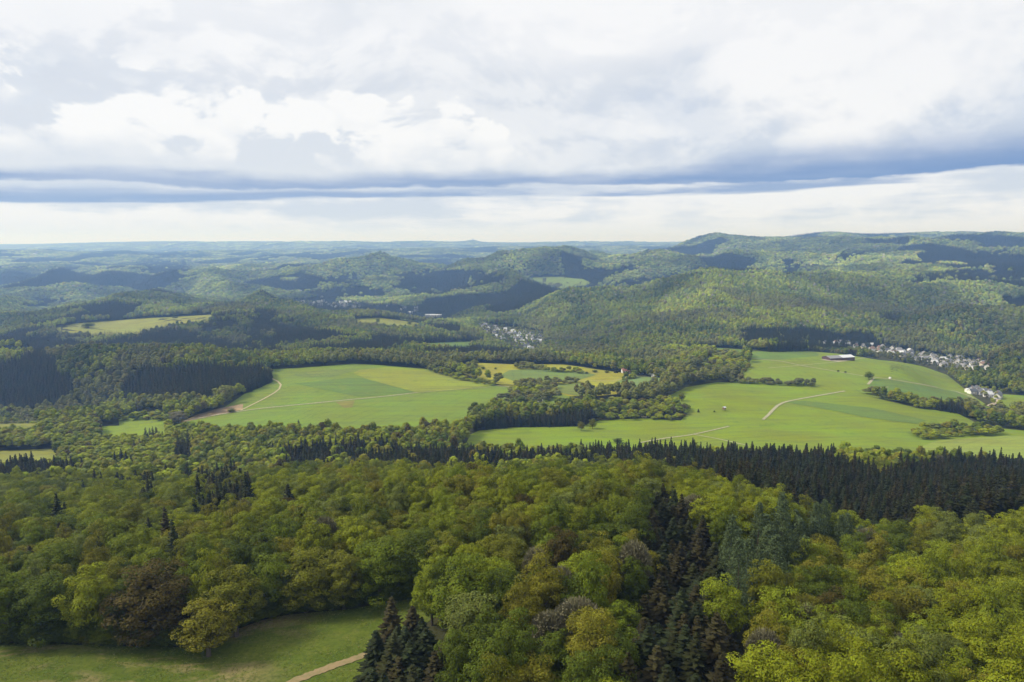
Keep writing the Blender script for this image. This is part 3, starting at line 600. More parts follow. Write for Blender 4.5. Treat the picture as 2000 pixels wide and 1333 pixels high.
def candidates(s0, k, ymin, ymax, seed, tmax=.86):
    rng = np.random.default_rng(seed); out = []; y = ymin
    while y < ymax:
        y2 = min(y * 1.18, ymax); s = max(s0, k * y); tm = tmax + 25 / y
        xs = np.arange(-tm * y2, tm * y2, s); ys = np.arange(y, y2, s * .92); A, B = np.meshgrid(xs, ys); A = A + (np.arange(len(ys)) % 2)[:, None] * s * .5
        A = A.ravel() + rng.uniform(-.36, .36, A.size) * s; B = B.ravel() + rng.uniform(-.36, .36, B.size) * s
        ok = (B >= y) & (B < y2) & (np.abs(A) < tm * B); out.append(np.column_stack([A[ok], B[ok], np.full(ok.sum(), s)])); y = y2
    return np.concatenate(out)
def any_poly(u, v, Y, polys):
    r = np.zeros(len(u), bool)
    for p, a, b in polys:
        m = (Y > a) & (Y < b)
        if m.any(): r[m] |= inpoly(u[m], v[m], p)
    return r
# what the ground and its canopy hide: running skyline along each bearing
gu, gv = project(XX.ravel(), YY.ravel(), ZG.ravel())
open_ = (any_poly(gu, gv, YY.ravel(), FIELDP) & ~any_poly(gu, gv, YY.ravel(), HEDGE)).reshape(XX.shape)
can = np.where(open_, 0, 13.0); sl = (ZC - (ZG + can)) / YY
sky_min = np.minimum.accumulate(sl, axis=1); sky_min = np.concatenate([np.full((ni, 1), 9.0), sky_min[:, :-1]], 1)
def seen(X, Y, Z, height, margin):
    i = np.clip(np.round(np.interp(X / Y, TG, np.arange(ni))).astype(int), 0, ni - 1); j = np.clip(((np.log(Y * .99) - LG[0]) / (LG[1] - LG[0])).astype(int), 0, nj - 1)
    return (ZC - (Z + height + margin)) / Y < sky_min[i, j]

PALE_LIT = [([(1105,580),(1290,546),(1312,570),(1240,592),(1120,604)], 2400, 5600), ([(1150,520),(1170,500),(1200,498),(1230,512),(1150,535)], 3500, 7000), ([(1180,545),(1260,522),(1295,540),(1190,560)], 3000, 6500),  # pale young stands, and lit slopes whose sunlight is put into leaf colour
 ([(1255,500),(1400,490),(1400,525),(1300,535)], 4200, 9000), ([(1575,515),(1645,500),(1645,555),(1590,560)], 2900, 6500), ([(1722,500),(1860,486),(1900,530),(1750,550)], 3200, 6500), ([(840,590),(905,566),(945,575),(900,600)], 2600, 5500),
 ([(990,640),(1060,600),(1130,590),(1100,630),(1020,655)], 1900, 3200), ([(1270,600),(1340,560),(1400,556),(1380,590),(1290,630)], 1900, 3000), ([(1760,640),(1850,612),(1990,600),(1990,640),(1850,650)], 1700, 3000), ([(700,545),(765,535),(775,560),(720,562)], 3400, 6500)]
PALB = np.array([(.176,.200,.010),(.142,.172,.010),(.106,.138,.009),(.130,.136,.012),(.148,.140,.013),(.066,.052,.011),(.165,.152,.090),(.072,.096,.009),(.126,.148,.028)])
TONE = ['lime green','fresh green','mid green','olive','ochre green','bronze','grey brown','deep green','sage green']
def tones(X, Y, n, seed):
    a = .5 + (fbm(X / 60, Y / 60, 3, seed) - .5) * 1.25 + .13 * ((X / Y > .33) & (Y < 300)) + .08 * ((X / Y < -.1) & (Y > 240) & (Y < 800)) + RNG.normal(0, .13, n); b = RNG.random(n)
    idx = np.select([a > .62, a > .50, a > .42, a > .33], [0, 1, 3, 2], 7)
    idx = np.where(b < .13, 4, idx); idx = np.where((b > .13) & (b < .145), 5, idx); idx = np.where((b > .15) & (b < .175), 6, idx); idx = np.where((b > .21) & (b < .30), 8, idx)
    return idx
T = {k: [] for k in 'X Y Z hs rs kind tone col hedge'.split()}
def collect(C, conifer, seed):
    X, Y, s = C.T; Z = ground(X, Y)
    u, v = project(X, Y, Z); us, vs = project(X, Y, Z + 13)
    hed = any_poly(u, v, Y, HEDGE); fld = any_poly(u, v, Y, FIELDP) & ~hed; hz = any_poly(u, v, Y, HOUSEZONE)
    wob = np.clip(Y / 900, .6, 1.6) * 9; con = any_poly(us + wob * 2 * (fbm(X / 45, Y / 45, 3, 81) - .5) * 2, vs + wob * (fbm(X / 45, Y / 45, 3, 83) - .5), Y, CON)
    con &= ~((Y < 640) & (Y > 330) & (us < 1430) & (fbm(X / 30, Y / 30, 2, 85) > .69))
    con &= ~((Y > 1300) & (vnoise(X / (11 + Y * .004), Y / (11 + Y * .004), 87) > .86))
    mixed = any_poly(us, vs, Y, MIXC); con |= mixed & (vnoise(X / 14, Y / 14, 91) > .45)
    far = (Y > 2600) & ~con; nf = fbm(X / 420, Y / 600, 3, 71); con |= far & (nf > .575 - .02 * sstep(Y, 5000, 9000))
    mid = (Y > 1350) & (Y <= 2600) & ~hed & (us < 900); con |= mid & (fbm(X / 170, Y / 210, 3, 77) > .64)
    con |= (Y < 700) & (Y > 150) & ~hed & (vnoise(X / 9, Y / 9, 93) > .93) & (us < 900)
    keep = ~fld & ~((Y < 118) & (u < 900)) & ~((Y < 140) & (u < 690)) & ((conifer & (u > 725)) | ~((u > 600) & (u < 885) & (Y < 165))) & (con == conifer) & ~(hz & (RNG.random(len(X)) > .27))
    keep &= seen(X, Y, Z, 24 if conifer else 20, 7)
    X, Y, Z, s, hed, us, vs, hz = (q[keep] for q in (X, Y, Z, s, hed, us, vs, hz)); n = len(X)
    base = 5.0 if conifer else 8.4
    wide = s / base
    if conifer:
        hs = np.clip(RNG.normal(.90, .17, n) * (.78 + .44 * fbm(X / 28, Y / 28, 2, 19)), .45, 1.3) * np.where(Y > 2000, 1 + .10 * (wide - 1), 1); rs = wide * RNG.uniform(.85, 1.15, n)
        hs = np.where(hed, hs * .75, hs); hs = np.where((us > 1200) & (us < 1500) & (Y < 300), hs * .70, hs); hs = np.where((us < 900) & (Y < 200), hs * .74, hs); rs = np.where(Y < 300, rs * 1.15, rs); hs = np.where((us > 900) & (us < 1200) & (Y > 640) & (Y < 920), hs * .78, hs)
        c = np.array([(.025,.032,.012),(.030,.033,.012),(.035,.031,.012)])[RNG.integers(0, 3, n)] * RNG.uniform(.8, 1.25, (n, 1)); tone = np.zeros(n, int); kind = np.full(n, 's')
    else:
        hs = np.clip(RNG.normal(.95, .15, n), .6, 1.3) * np.where(Y > 2000, 1 + .12 * (wide - 1), 1); rs = wide * RNG.uniform(.76, 1.20, n)
        small = hed & ((np.abs(fbm(X / 25, Y / 25, 2, 5) - .5) > .09) | inpoly(us, vs, HEDGE[12][0]))
        hs = np.where(hed, hs * .54, hs); hs = np.where((us < 380) & (Y > 560) & (Y < 860), hs * .72, hs); hs = np.where(small, hs * .55, hs); rs = np.where(small, rs * .7, rs)
        hs = np.where(hz, hs * .5, hs); rs = np.where(hz, rs * .6, rs)
        tone = tones(X, Y, n, 51); kind = np.where(tone == 6, 't', 'b')
        pz = inpoly(us, vs, [(1375,1070),(1420,1040),(1500,1020),(1560,1020),(1640,1030),(1690,1062),(1650,1090),(1520,1110),(1440,1150),(1400,1140)]) & (Y < 300)
        kind = np.where(pz, 'p', kind); tone = np.where(pz, 7, tone)
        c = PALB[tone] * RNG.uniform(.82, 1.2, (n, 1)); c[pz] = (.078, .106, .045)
        # far leaf colour painted bluer, lighter for haze; front leaves kept dark for shade
        haze_tint = sstep(Y, 1200, 2600)[:, None]; c = c * (1 - haze_tint) + (c * (1.10, 1.16, 1.5) + (.004, .007, .022)) * haze_tint
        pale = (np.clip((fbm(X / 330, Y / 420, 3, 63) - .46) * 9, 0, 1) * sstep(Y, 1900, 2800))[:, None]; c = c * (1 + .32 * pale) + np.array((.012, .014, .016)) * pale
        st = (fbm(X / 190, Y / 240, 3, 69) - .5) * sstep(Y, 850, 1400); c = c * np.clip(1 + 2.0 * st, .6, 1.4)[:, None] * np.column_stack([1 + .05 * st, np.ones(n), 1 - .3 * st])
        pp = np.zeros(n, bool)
        for p, a_, b_ in PALE_LIT: pp |= inpoly(us, vs, p) & (Y > a_) & (Y < b_)
        pp |= (us < 650) & (Y > 4200) & (fbm(X / 500, Y / 700, 2, 67) > .42)  # far-left slopes that catch the light, brightened in the leaf colour
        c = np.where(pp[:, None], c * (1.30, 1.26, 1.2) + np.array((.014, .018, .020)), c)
        brown = (fbm(X / 150, Y / 150, 3, 61) > .56)[:, None] & (Y > 900)[:, None] & (Y < 2300)[:, None]; c = np.where(brown, c * .55 + np.array((.125, .112, .062)) * .45, c)
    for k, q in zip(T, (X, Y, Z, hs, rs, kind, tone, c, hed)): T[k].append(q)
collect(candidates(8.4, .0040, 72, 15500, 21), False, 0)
collect(candidates(5.6, .0034, 72, 12000, 22), True, 1)
T = {k: np.concatenate(v) for k, v in T.items()}

# low growth along the wood edge at the meadow
E_ = [unproject(u + random.gauss(0, 5), v + random.uniform(-14, -1), 80, 330) for u, v in dense(MEADOW[:11], 5, False) for _ in range(2)]
n = len(E_); ex, ey, ez = np.array(E_).T; et = RNG.choice([1, 2, 7, 7, 3], n)
for k, q in zip(('X', 'Y', 'Z', 'hs', 'rs', 'kind', 'tone', 'col', 'hedge'), (ex, ey, ez, RNG.uniform(.16, .36, n), RNG.uniform(.28, .55, n), np.full(n, 'b'), et, PALB[et] * .8, np.zeros(n, bool))): T[k] = np.concatenate([T[k], q])
small_edge = np.arange(len(T['X'])) >= len(T['X']) - n; T['edge'] = small_edge
# single trees read off the photograph: foot (u, v), width and height in photo pixels, kind, tone
HERO = [(408,1283,118,128,'b',4,'round yellow-olive tree standing out into the meadow'),(462,1244,112,150,'b',3,'olive tree behind the round meadow tree'),(300,1256,150,165,'b',5,'big dark bronze tree at the meadow edge'),
 (182,1256,104,160,'b',0,'bright lime tree left of the bronze tree'),(95,1254,104,150,'b',7,'dark green tree, second of the meadow-edge row'),(20,1254,110,155,'b',2,'green tree at the meadow edge by the frame'),
 (245,1254,90,120,'b',7,'shadowy green tree between lime and bronze trees'),(535,1204,84,135,'b',2,'slim green tree where the meadow bends'),(598,1196,112,130,'b',3,'olive late-leafing round tree at meadow edge'),
 (672,1190,92,120,'b',3,'narrower olive tree, two right of the slim green tree'),(742,1178,108,140,'b',2,'broad mid-green tree over the meadow corner'),(822,1160,92,130,'b',7,'deep green tree at the meadow tip'),(1128,1312,112,150,'t',6,'pale bare-twigged tree in the heart of the central wood'),(1072,1322,88,135,'t',6,'smaller bare-twigged tree left of the pale one'),(905,1262,120,190,'b',2,'tall green tree at the point of the central wood')]
FIELDTREES = [(1697,742,20,17,'b',2,'lone round tree beside the farm lane'),(1364,806,6,8,'s',0,'tiny dark conifer alone in the bright meadow'),(1331,784,13,17,'b',3,'single olive tree in the meadow corner'),(1637,727,5,4,'b',7,'dark bush on the lane verge'),(1651,729,5,4,'b',7,'second dark bush along the lane verge'),
 (1775,710,12,10,'b',2,'small tree pair above the village, right one'),(1767,709,7,11,'s',0,'small dark conifer above the village'),(350,830,34,28,'b',6,'pale grey round tree at the end of the ploughed strip'),(452,806,16,8,'b',3,'flat bush beside the farm track'),(173,641,26,10,'b',7,'dark copse tree in the olive plateau field'),
 (342,622,12,5,'b',7,'low bush on the olive plateau field'),(1135,842,14,18,'b',4,'small ochre tree at the foot of the conifer row'),(1157,838,16,22,'b',3,'olive tree at the right end of the conifer row'),(583,832,10,12,'s',0,'little spruce on the edge of the broad field'),(1395,806,4,4,'b',7,'speck of a bush beside the hunting hut'),(1207,866,20,10,'b',7,'dark bush at the foot of the meadow track'),
 (738,631,8,9,'b',2,'green tree in the small far field'),(800,634,9,5,'b',7,'dark bush in the small far field'),(944,722,10,6,'b',7,'shrub in the yellow field'),(968,722,6,4,'b',7,'second shrub in the yellow field'),(1146,731,7,5,'b',7,'shrub on the yellow field edge'),(1162,728,12,5,'b',7,'flat shrub near the yellow field edge'),(1185,729,10,5,'b',3,'shrub before the farmstead'),(1203,729,9,14,'s',0,'conifer left of the farmstead'),(1627,893,12,16,'s',0,'pointed spruce in front of the meadow')]
hx, hy, things = [], [], []
def place(u, v, w, h, kind, tone, y0, y1):
    x, y, z = unproject(u, v, y0, y1); c = y * CP + (ZC - z) * SP; m = c / FPX
    return x, y, z, h * m * 1.04, w * m / 2
for u, v, w, h, kind, tone, lab in HERO:
    x, y, z, hh, rr = place(u, v, w, h, kind, tone, 80, 320); hx.append((x, y, rr)); things.append((x, y, z, hh, rr, kind, tone, lab, 'trees along the foreground meadow edge'))
dens = np.zeros(len(T['X']), bool)
for x, y, r in hx: dens |= ((T['X'] - x) ** 2 + (T['Y'] - y) ** 2 < (r * .85 + 1.5) ** 2) & ~T['edge']
T = {k: v[~dens] for k, v in T.items()}
uu, vv = project(T['X'], T['Y'], T['Z'] + 12 * T['hs'])
T['u'], T['v'] = uu, vv
inframe = (uu > -40) & (uu < 2040) & (vv < 1420)
size = T['rs'] / np.hypot(T['X'], T['Y']); vis = seen(T['X'], T['Y'], T['Z'], 17 * T['hs'], 0)
isS = T['kind'] == 's'; single = np.zeros(len(uu), bool)
for m, n in ((isS, 285), (~isS, 272)):
    idx = np.where(m & inframe & vis & ~T['edge'] & (T['Y'] < 520))[0]; idx = idx[np.argsort(np.hypot(T['X'][idx], T['Y'][idx]))][:n]; single[idx] = True

# ------------------------------------------------------------------ single trees: trunk and crown
CR = {'b': [mesh('crown', *s, M_LEAF_O) for s in HI_B], 's': [mesh('crown', *s, M_LEAF_O) for s in HI_S], 'p': [mesh('crown', *s, M_LEAF_O) for s in HI_P], 't': [mesh('crown', *s, M_LEAF_O) for s in HI_T]}
TR = {'b': [trunk_mesh(i, 18, 4.6) for i in range(3)], 't': [trunk_mesh(9 + i, 17, 4.4, 11) for i in range(2)], 'p': [trunk_mesh(21, 20, 1.2, 3)], 's': [trunk_mesh(31, 21, .3, 2, .28)]}
HT = {'b': 20.5, 's': 21.0, 'p': 22.0, 't': 18.5}; RD = {'b': 5.6, 's': 4.5, 'p': 4.6, 't': 4.8}
NAMES = {'b': 'broadleaf_tree', 's': 'spruce_tree', 'p': 'pine_tree', 't': 'bare_tree'}; CATS = {'b': 'broadleaf tree', 's': 'spruce tree', 'p': 'pine tree', 't': 'bare tree'}
def tree(x, y, z, sh, sr, kind, col, label, group, i):
    e = empty(NAMES[kind], (x, y, z), random.random() * 6.28); e.scale = (sr, sr, sh)
    k = obj('crown', CR[kind][i % len(CR[kind])], e); k.color = (*col, 1); obj('trunk', TR[kind][i % len(TR[kind])], e)
    e.rotation_euler[0] = random.gauss(0, .02); e.rotation_euler[1] = random.gauss(0, .02)
    return tag(e, label, CATS[kind], group)
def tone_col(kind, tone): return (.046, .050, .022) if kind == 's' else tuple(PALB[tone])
for i, (x, y, z, hh, rr, kind, tone, lab, grp) in enumerate(things): tree(x, y, z, hh / HT[kind], rr / RD[kind], kind, tone_col(kind, tone), lab, grp, i)
for i, (u, v, w, h, kind, tone, lab) in enumerate(FIELDTREES):
    x, y, z, hh, rr = place(u, v, w, h, kind, tone, 560, 3000); tree(x, y, z, hh / HT[kind], rr / RD[kind], kind, tone_col(kind, tone), lab, 'lone trees and bushes out in the fields', i)
def wood_of(u, v, y, kind):
    if kind == 's':
        if u < 900 and v > 1150 and y < 190: return 'clump at the meadow corner'
        if u > 1180 and u < 1500 and y < 260: return 'wedge between front woods'
        if u > 1500 or (u > 1300 and v > 960): return 'belt before the bright meadow'
        if u < 900 and v < 1060: return 'left beech wood'
        return 'belt behind central wood'
    if u < 880 and not (y < 150 and u > 800): return 'wood above the meadow'
    if u > 1370 and y < 275: return 'lower-right front wood'
    return 'central front wood'
def band(v): return 'bottom' if v > 1260 else 'low' if v > 1170 else 'middle' if v > 1080 else 'upper' if v > 990 else 'topmost'
idx = np.where(single)[0]; buckets = {}
for i in idx:
    k = T['kind'][i]; size_w = ('tall' if T['hs'][i] > 1 else 'short') if k in 'sp' else ('broad' if T['rs'][i] > 1.0 else 'narrow')
    look = {'s': 'dark', 'p': 'bluish green', 't': 'bare twiggy'}.get(k) or TONE[T['tone'][i]]
    key = (size_w, look, {'b': 'tree', 's': 'spruce', 'p': 'pine', 't': 'tree'}[k], band(vv[i]), wood_of(uu[i], vv[i], T['Y'][i], k)); buckets.setdefault(key, []).append(i)
for (sz, look, nm, bd, wd), L in buckets.items():
    L.sort(key=lambda i: uu[i])
    for r, i in enumerate(L):
        pos = 'only such' if len(L) == 1 else 'leftmost such' if r == 0 else 'rightmost such' if r == len(L) - 1 else ordinal(r + 1) + ' such from left'
        k = T['kind'][i]
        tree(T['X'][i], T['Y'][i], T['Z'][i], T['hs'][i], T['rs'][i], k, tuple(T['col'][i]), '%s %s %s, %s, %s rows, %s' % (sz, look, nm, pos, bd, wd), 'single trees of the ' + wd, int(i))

# ------------------------------------------------------------------ the woods: the rest of the trees, one object for each wood
def scatter(name, label, lod, m):
    n = int(m.sum())
    if n == 0: return
    me = bpy.data.meshes.new(name); me.vertices.add(n); c = np.array([T['X'][m].mean(), T['Y'][m].mean(), T['Z'][m].mean()])
    me.vertices.foreach_set('co', (np.column_stack([T['X'][m], T['Y'][m], T['Z'][m]]) - c).ravel())
    def at(nm, typ, key, val): a = me.attributes.new(nm, typ, 'POINT'); a.data.foreach_set(key, np.ascontiguousarray(val).ravel())
    at('scl', 'FLOAT_VECTOR', 'vector', np.column_stack([T['rs'][m], T['rs'][m], T['hs'][m]])); at('rotz', 'FLOAT', 'value', RNG.random(n) * 6.28)
    pid = np.zeros(n, np.int32); r = RNG.integers(0, 1000, n)
    for k in 'bspt': a, q = PID[(lod, k)]; w = T['kind'][m] == k; pid[w] = a + r[w] % q
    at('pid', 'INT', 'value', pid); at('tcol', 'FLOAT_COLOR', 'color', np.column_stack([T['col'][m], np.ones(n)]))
    o = obj(name, me, None, tuple(c)); tag(o, label, kind='stuff')
    t = bpy.data.node_groups.new('wood', 'GeometryNodeTree'); t.is_modifier = True
    t.interface.new_socket('Geometry', in_out='INPUT', socket_type='NodeSocketGeometry'); t.interface.new_socket('Geometry', in_out='OUTPUT', socket_type='NodeSocketGeometry')
    N, K = t.nodes, t.links; gi, go = N.new('NodeGroupInput'), N.new('NodeGroupOutput'); ins = N.new('GeometryNodeInstanceOnPoints')
    ci = N.new('GeometryNodeCollectionInfo'); ci.inputs['Collection'].default_value = LIBS[lod]; ci.inputs['Separate Children'].default_value = True; ci.inputs['Reset Children'].default_value = True
    def rd(nm, typ): a = N.new('GeometryNodeInputNamedAttribute'); a.data_type = typ; a.inputs['Name'].default_value = nm; return a.outputs[0]
    cx = N.new('ShaderNodeCombineXYZ'); K.new(rd('rotz', 'FLOAT'), cx.inputs[2]); er = N.new('FunctionNodeEulerToRotation'); K.new(cx.outputs[0], er.inputs[0])
    K.new(gi.outputs[0], ins.inputs['Points']); K.new(ci.outputs[0], ins.inputs['Instance']); ins.inputs['Pick Instance'].default_value = True
    K.new(rd('pid', 'INT'), ins.inputs['Instance Index']); K.new(er.outputs[0], ins.inputs['Rotation']); K.new(rd('scl', 'FLOAT_VECTOR'), ins.inputs['Scale']); K.new(ins.outputs[0], go.inputs[0])
    md = o.modifiers.new('wood', 'NODES'); md.node_group = t
Yt = T['Y']; rest = ~single; left = rest.copy()
def wood(name, label, lod, cond):
    m = left & cond; left[m] = False; scatter(name, label, lod, m)
hed = T['hedge']
wood('spruce_forest', 'dark spruce belt behind the foreground woods', 'hi', isS & (Yt < 640) & (uu > 520))
wood('spruce_forest', 'small dark spruce stands inside the left wood', 'hi', isS & (Yt < 640))
wood('broadleaf_forest', 'spring-green wood filling the lower left above the meadow', 'hi', (Yt < 480) & (uu < 880))
wood('broadleaf_forest', 'lime-green front wood in the lower right corner', 'hi', (Yt < 480) & (uu > 1370))
wood('broadleaf_forest', 'mixed green wood in the foreground centre', 'hi', Yt < 480)
wood('broadleaf_forest', 'wood running down to the broad field, left', 'mid', (Yt < 900) & ~hed & (uu < 960))
wood('shrub_island', 'grey-green shrub island in the bright meadow', 'mid', hed & inpoly(uu, vv + 6, [(1770,820),(1980,825),(1980,870),(1770,870)]))
wood('tree_belt', 'curving belt of trees between the yellow field and bright meadow', 'mid', hed & (uu > 1150) & (uu < 1475) & (Yt < 1500))
wood('tree_belt', 'trees along the lane at the right end of the meadow', 'mid', hed & (uu > 1660) & (Yt < 1250))
wood('hedgerow', 'hedges and groves around the yellow field', 'mid', hed & (uu < 1320))
wood('hedgerow', 'thin hedges crossing the right-hand pastures', 'mid', hed)
wood('conifer_row', 'dark conifer row between broad field and bright meadow', 'mid', isS & (Yt < 920) & (uu > 900) & (uu < 1200))
wood('spruce_forest', 'dark spruce block above the ploughed strip', 'mid', isS & (uu > 200) & (uu < 560) & (Yt < 1420))
wood('spruce_forest', 'dark spruce slope at the left edge', 'mid', isS & (uu <= 200) & (Yt < 1500))
wood('broadleaf_forest', 'wooded knoll at the right edge beside the village', 'mid', (uu > 1800) & (Yt < 1700))
wood('broadleaf_forest', 'light green woods on the left slopes', 'mid', (uu < 560) & (Yt < 1800))
wood('broadleaf_forest', 'band of trees behind the broad and yellow fields', 'mid', (uu < 1500) & (Yt < 1650))
wood('broadleaf_forest', 'trees behind the pasture and village', 'mid', Yt < 1800)
wood('broadleaf_forest', 'steep dark wooded hill right of centre', 'low', (uu > 1060) & (uu < 1720) & (Yt < 2950))
wood('broadleaf_forest', 'wooded hills behind the right-hand village', 'low', (uu >= 1720) & (Yt < 2950))
wood('broadleaf_forest', 'patchwork woods of the left plateau', 'low', Yt < 3000)
wood('broadleaf_forest', 'bluish wooded hills beyond the valley', 'low', (Yt < 6500) & (uu > 1050))
wood('broadleaf_forest', 'hazy wooded hills left beyond the valley town', 'low', Yt < 6500)
wood('broadleaf_forest', 'far blue woods on the horizon ridges', 'low', Yt > 0)

# tufts and weeds in the foreground meadow
def tuft(seed, n=16):
    rng = np.random.default_rng(seed); a = rng.random(n) * 6.28; L = rng.uniform(.5, 1, n); r0 = rng.uniform(0, .35, n)
    b = np.column_stack([np.cos(a) * r0, np.sin(a) * r0, np.full(n, -.1)]); tip = b + np.column_stack([np.cos(a) * .4, np.sin(a) * .4, L]); s_ = np.column_stack([-np.sin(a), np.cos(a), a * 0]) * .09
    V = np.stack([b - s_, b + s_, tip + s_ * .2, tip - s_ * .2], 1).reshape(-1, 3); k = np.arange(n)[:, None] * 4; return V, np.concatenate([k, k + 1, k + 2, k + 3], 1)
LIBS['tuft'] = lib('tuft', [tuft(i) for i in range(4)])
for k in 'bspt': PID[('tuft', k)] = (0, 4)
gx = RNG.uniform(-190, 30, 60000); gy = RNG.uniform(112, 235, 60000); gz = ground(gx, gy); gu_, gv_ = project(gx, gy, gz)
ok = inpoly(gu_, gv_, MEADOW) & (gv_ < 1350) & (gu_ > -20) & (fbm(gx / 6, gy / 6, 3, 15) > .42); gx, gy, gz = gx[ok], gy[ok], gz[ok]; n = len(gx)
gc = np.array([(.13,.18,.025),(.18,.21,.035),(.27,.25,.09),(.11,.15,.022)])[RNG.choice(4, n, p=[.4, .3, .12, .18])] * RNG.uniform(.8, 1.2, (n, 1))
T_wood = T; T = {'X': gx, 'Y': gy, 'Z': gz + .1, 'hs': RNG.uniform(.10, .24, n), 'rs': RNG.uniform(.25, .5, n), 'kind': np.full(n, 'b'), 'col': gc}
scatter('grass', 'uneven tufts of grass and weeds in the foreground meadow', 'tuft', np.ones(n, bool)); T = T_wood

# ------------------------------------------------------------------ buildings
def solid(name, c, rough=.8, spec=.3, sc=2.0, var=.12):
    def f(g, out):
        co = g.node('ShaderNodeTexCoord').outputs['Object']; n = g.noise(co, sc, 5, .6)
        principled(g, out, g.mix(g.ss(n, .3, .7), tuple(k * (1 - var) for k in c), tuple(min(.9, k * (1 + var)) for k in c)), rough, spec)
    return material(name, f)
WALLS = {'white': solid('white_render', (.74, .73, .70)), 'cream': solid('cream_render', (.66, .60, .46)), 'grey': solid('grey_render', (.50, .50, .49)), 'timber': solid('brown_timber', (.20, .11, .07))}
ROOFS = {'slate': solid('slate', (.085, .09, .10), .5, .4), 'grey': solid('grey_tiles', (.22, .22, .23), .6), 'red': solid('red_tiles', (.27, .12, .085), .7), 'pale': solid('pale_metal_roof', (.55, .57, .60), .45, .5), 'brown': solid('brown_tiles', (.17, .11, .085), .7)}
M_GLASS = solid('window_glass', (.03, .035, .045), .1, .6); M_DOOR = solid('door_wood', (.12, .07, .04)); M_BRICK = solid('chimney_brick', (.25, .12, .09))
def box(x0, x1, y0, y1, z0, z1):
    V = [(x0, y0, z0), (x1, y0, z0), (x1, y1, z0), (x0, y1, z0), (x0, y0, z1), (x1, y0, z1), (x1, y1, z1), (x0, y1, z1)]
    return V, [(0, 3, 2, 1), (4, 5, 6, 7), (0, 1, 5, 4), (1, 2, 6, 5), (2, 3, 7, 6), (3, 0, 4, 7)]
def gable_wall(l, w, e, rg):
    a, b = l / 2, w / 2
    V = [(-a, -b, -2), (a, -b, -2), (a, b, -2), (-a, b, -2), (-a, -b, e), (a, -b, e), (a, b, e), (-a, b, e), (-a, 0, rg), (a, 0, rg)]
    return V, [(0, 1, 5, 4), (2, 3, 7, 6), (1, 2, 6, 9, 5), (3, 0, 4, 8, 7), (0, 3, 2, 1)]
def gable_roof(l, w, e, rg, ov=.5, th=.25):
    a, b = l / 2 + ov, w / 2 + ov; k = (rg - e) / (w / 2); z = e - ov * k + .06; r = rg + .06
    V = [(-a, -b, z), (a, -b, z), (a, 0, r), (-a, 0, r), (a, b, z), (-a, b, z)]; V += [(x, y, q + th) for x, y, q in V]
    return V, [(6, 7, 8, 9), (9, 8, 10, 11), (0, 3, 2, 1), (3, 5, 4, 2), (0, 1, 7, 6), (4, 5, 11, 10), (1, 2, 8, 7), (2, 4, 10, 8), (3, 0, 6, 9), (5, 3, 9, 11)]
SIZES = [(11, 9, 5.2, 9.3), (13, 9.5, 5.6, 10), (9.5, 8.5, 4.6, 8.6), (15, 10, 5.2, 9.4), (12, 11, 6.0, 9.6)]
HM = {}
def house_meshes(s, wl, rf):
    key = (s, wl, rf)
    if key not in HM:
        l, w, e, rg = SIZES[s]; HM[key] = (mesh('wall', *gable_wall(l, w, e, rg), WALLS[wl]), mesh('roof', *gable_roof(l, w, e, rg), ROOFS[rf]))
    return HM[key]
WIN = mesh('window', *box(-.65, .65, -.06, .06, 0, 1.4), M_GLASS); DOOR = mesh('door', *box(-.55, .55, -.07, .07, 0, 2.1), M_DOOR); CHIM = mesh('chimney', *box(-.4, .4, -.35, .35, 0, 2.2), M_BRICK)
def house(x, y, z, rz, s, wl, rf, detail=True, sc=1.0, name='house'):
    e = empty(name, (x, y, z + .3), rz); e.scale = (sc,) * 3; a, b = house_meshes(s, wl, rf); obj('wall', a, e); ro = obj('roof', b, e); l, w, ev, rg = SIZES[s]
    obj('chimney', CHIM, ro, (l * .22, w * .12, rg - 1.4))
    if detail:
        for sy in (-1, 1):
            for q in (-.3, .3): obj('window', WIN, e, (l * q, sy * (w / 2 + .03), 2.9))
        for q in (-.3, .3): obj('window', WIN, e, (l * q, -(w / 2 + .03), .6))
        obj('door', DOOR, e, (0, -(w / 2 + .04), 0))
        for sx in (-1, 1): obj('window', WIN, e, (sx * (l / 2 + .03), 0, ev - .2), math.pi / 2)
    return e
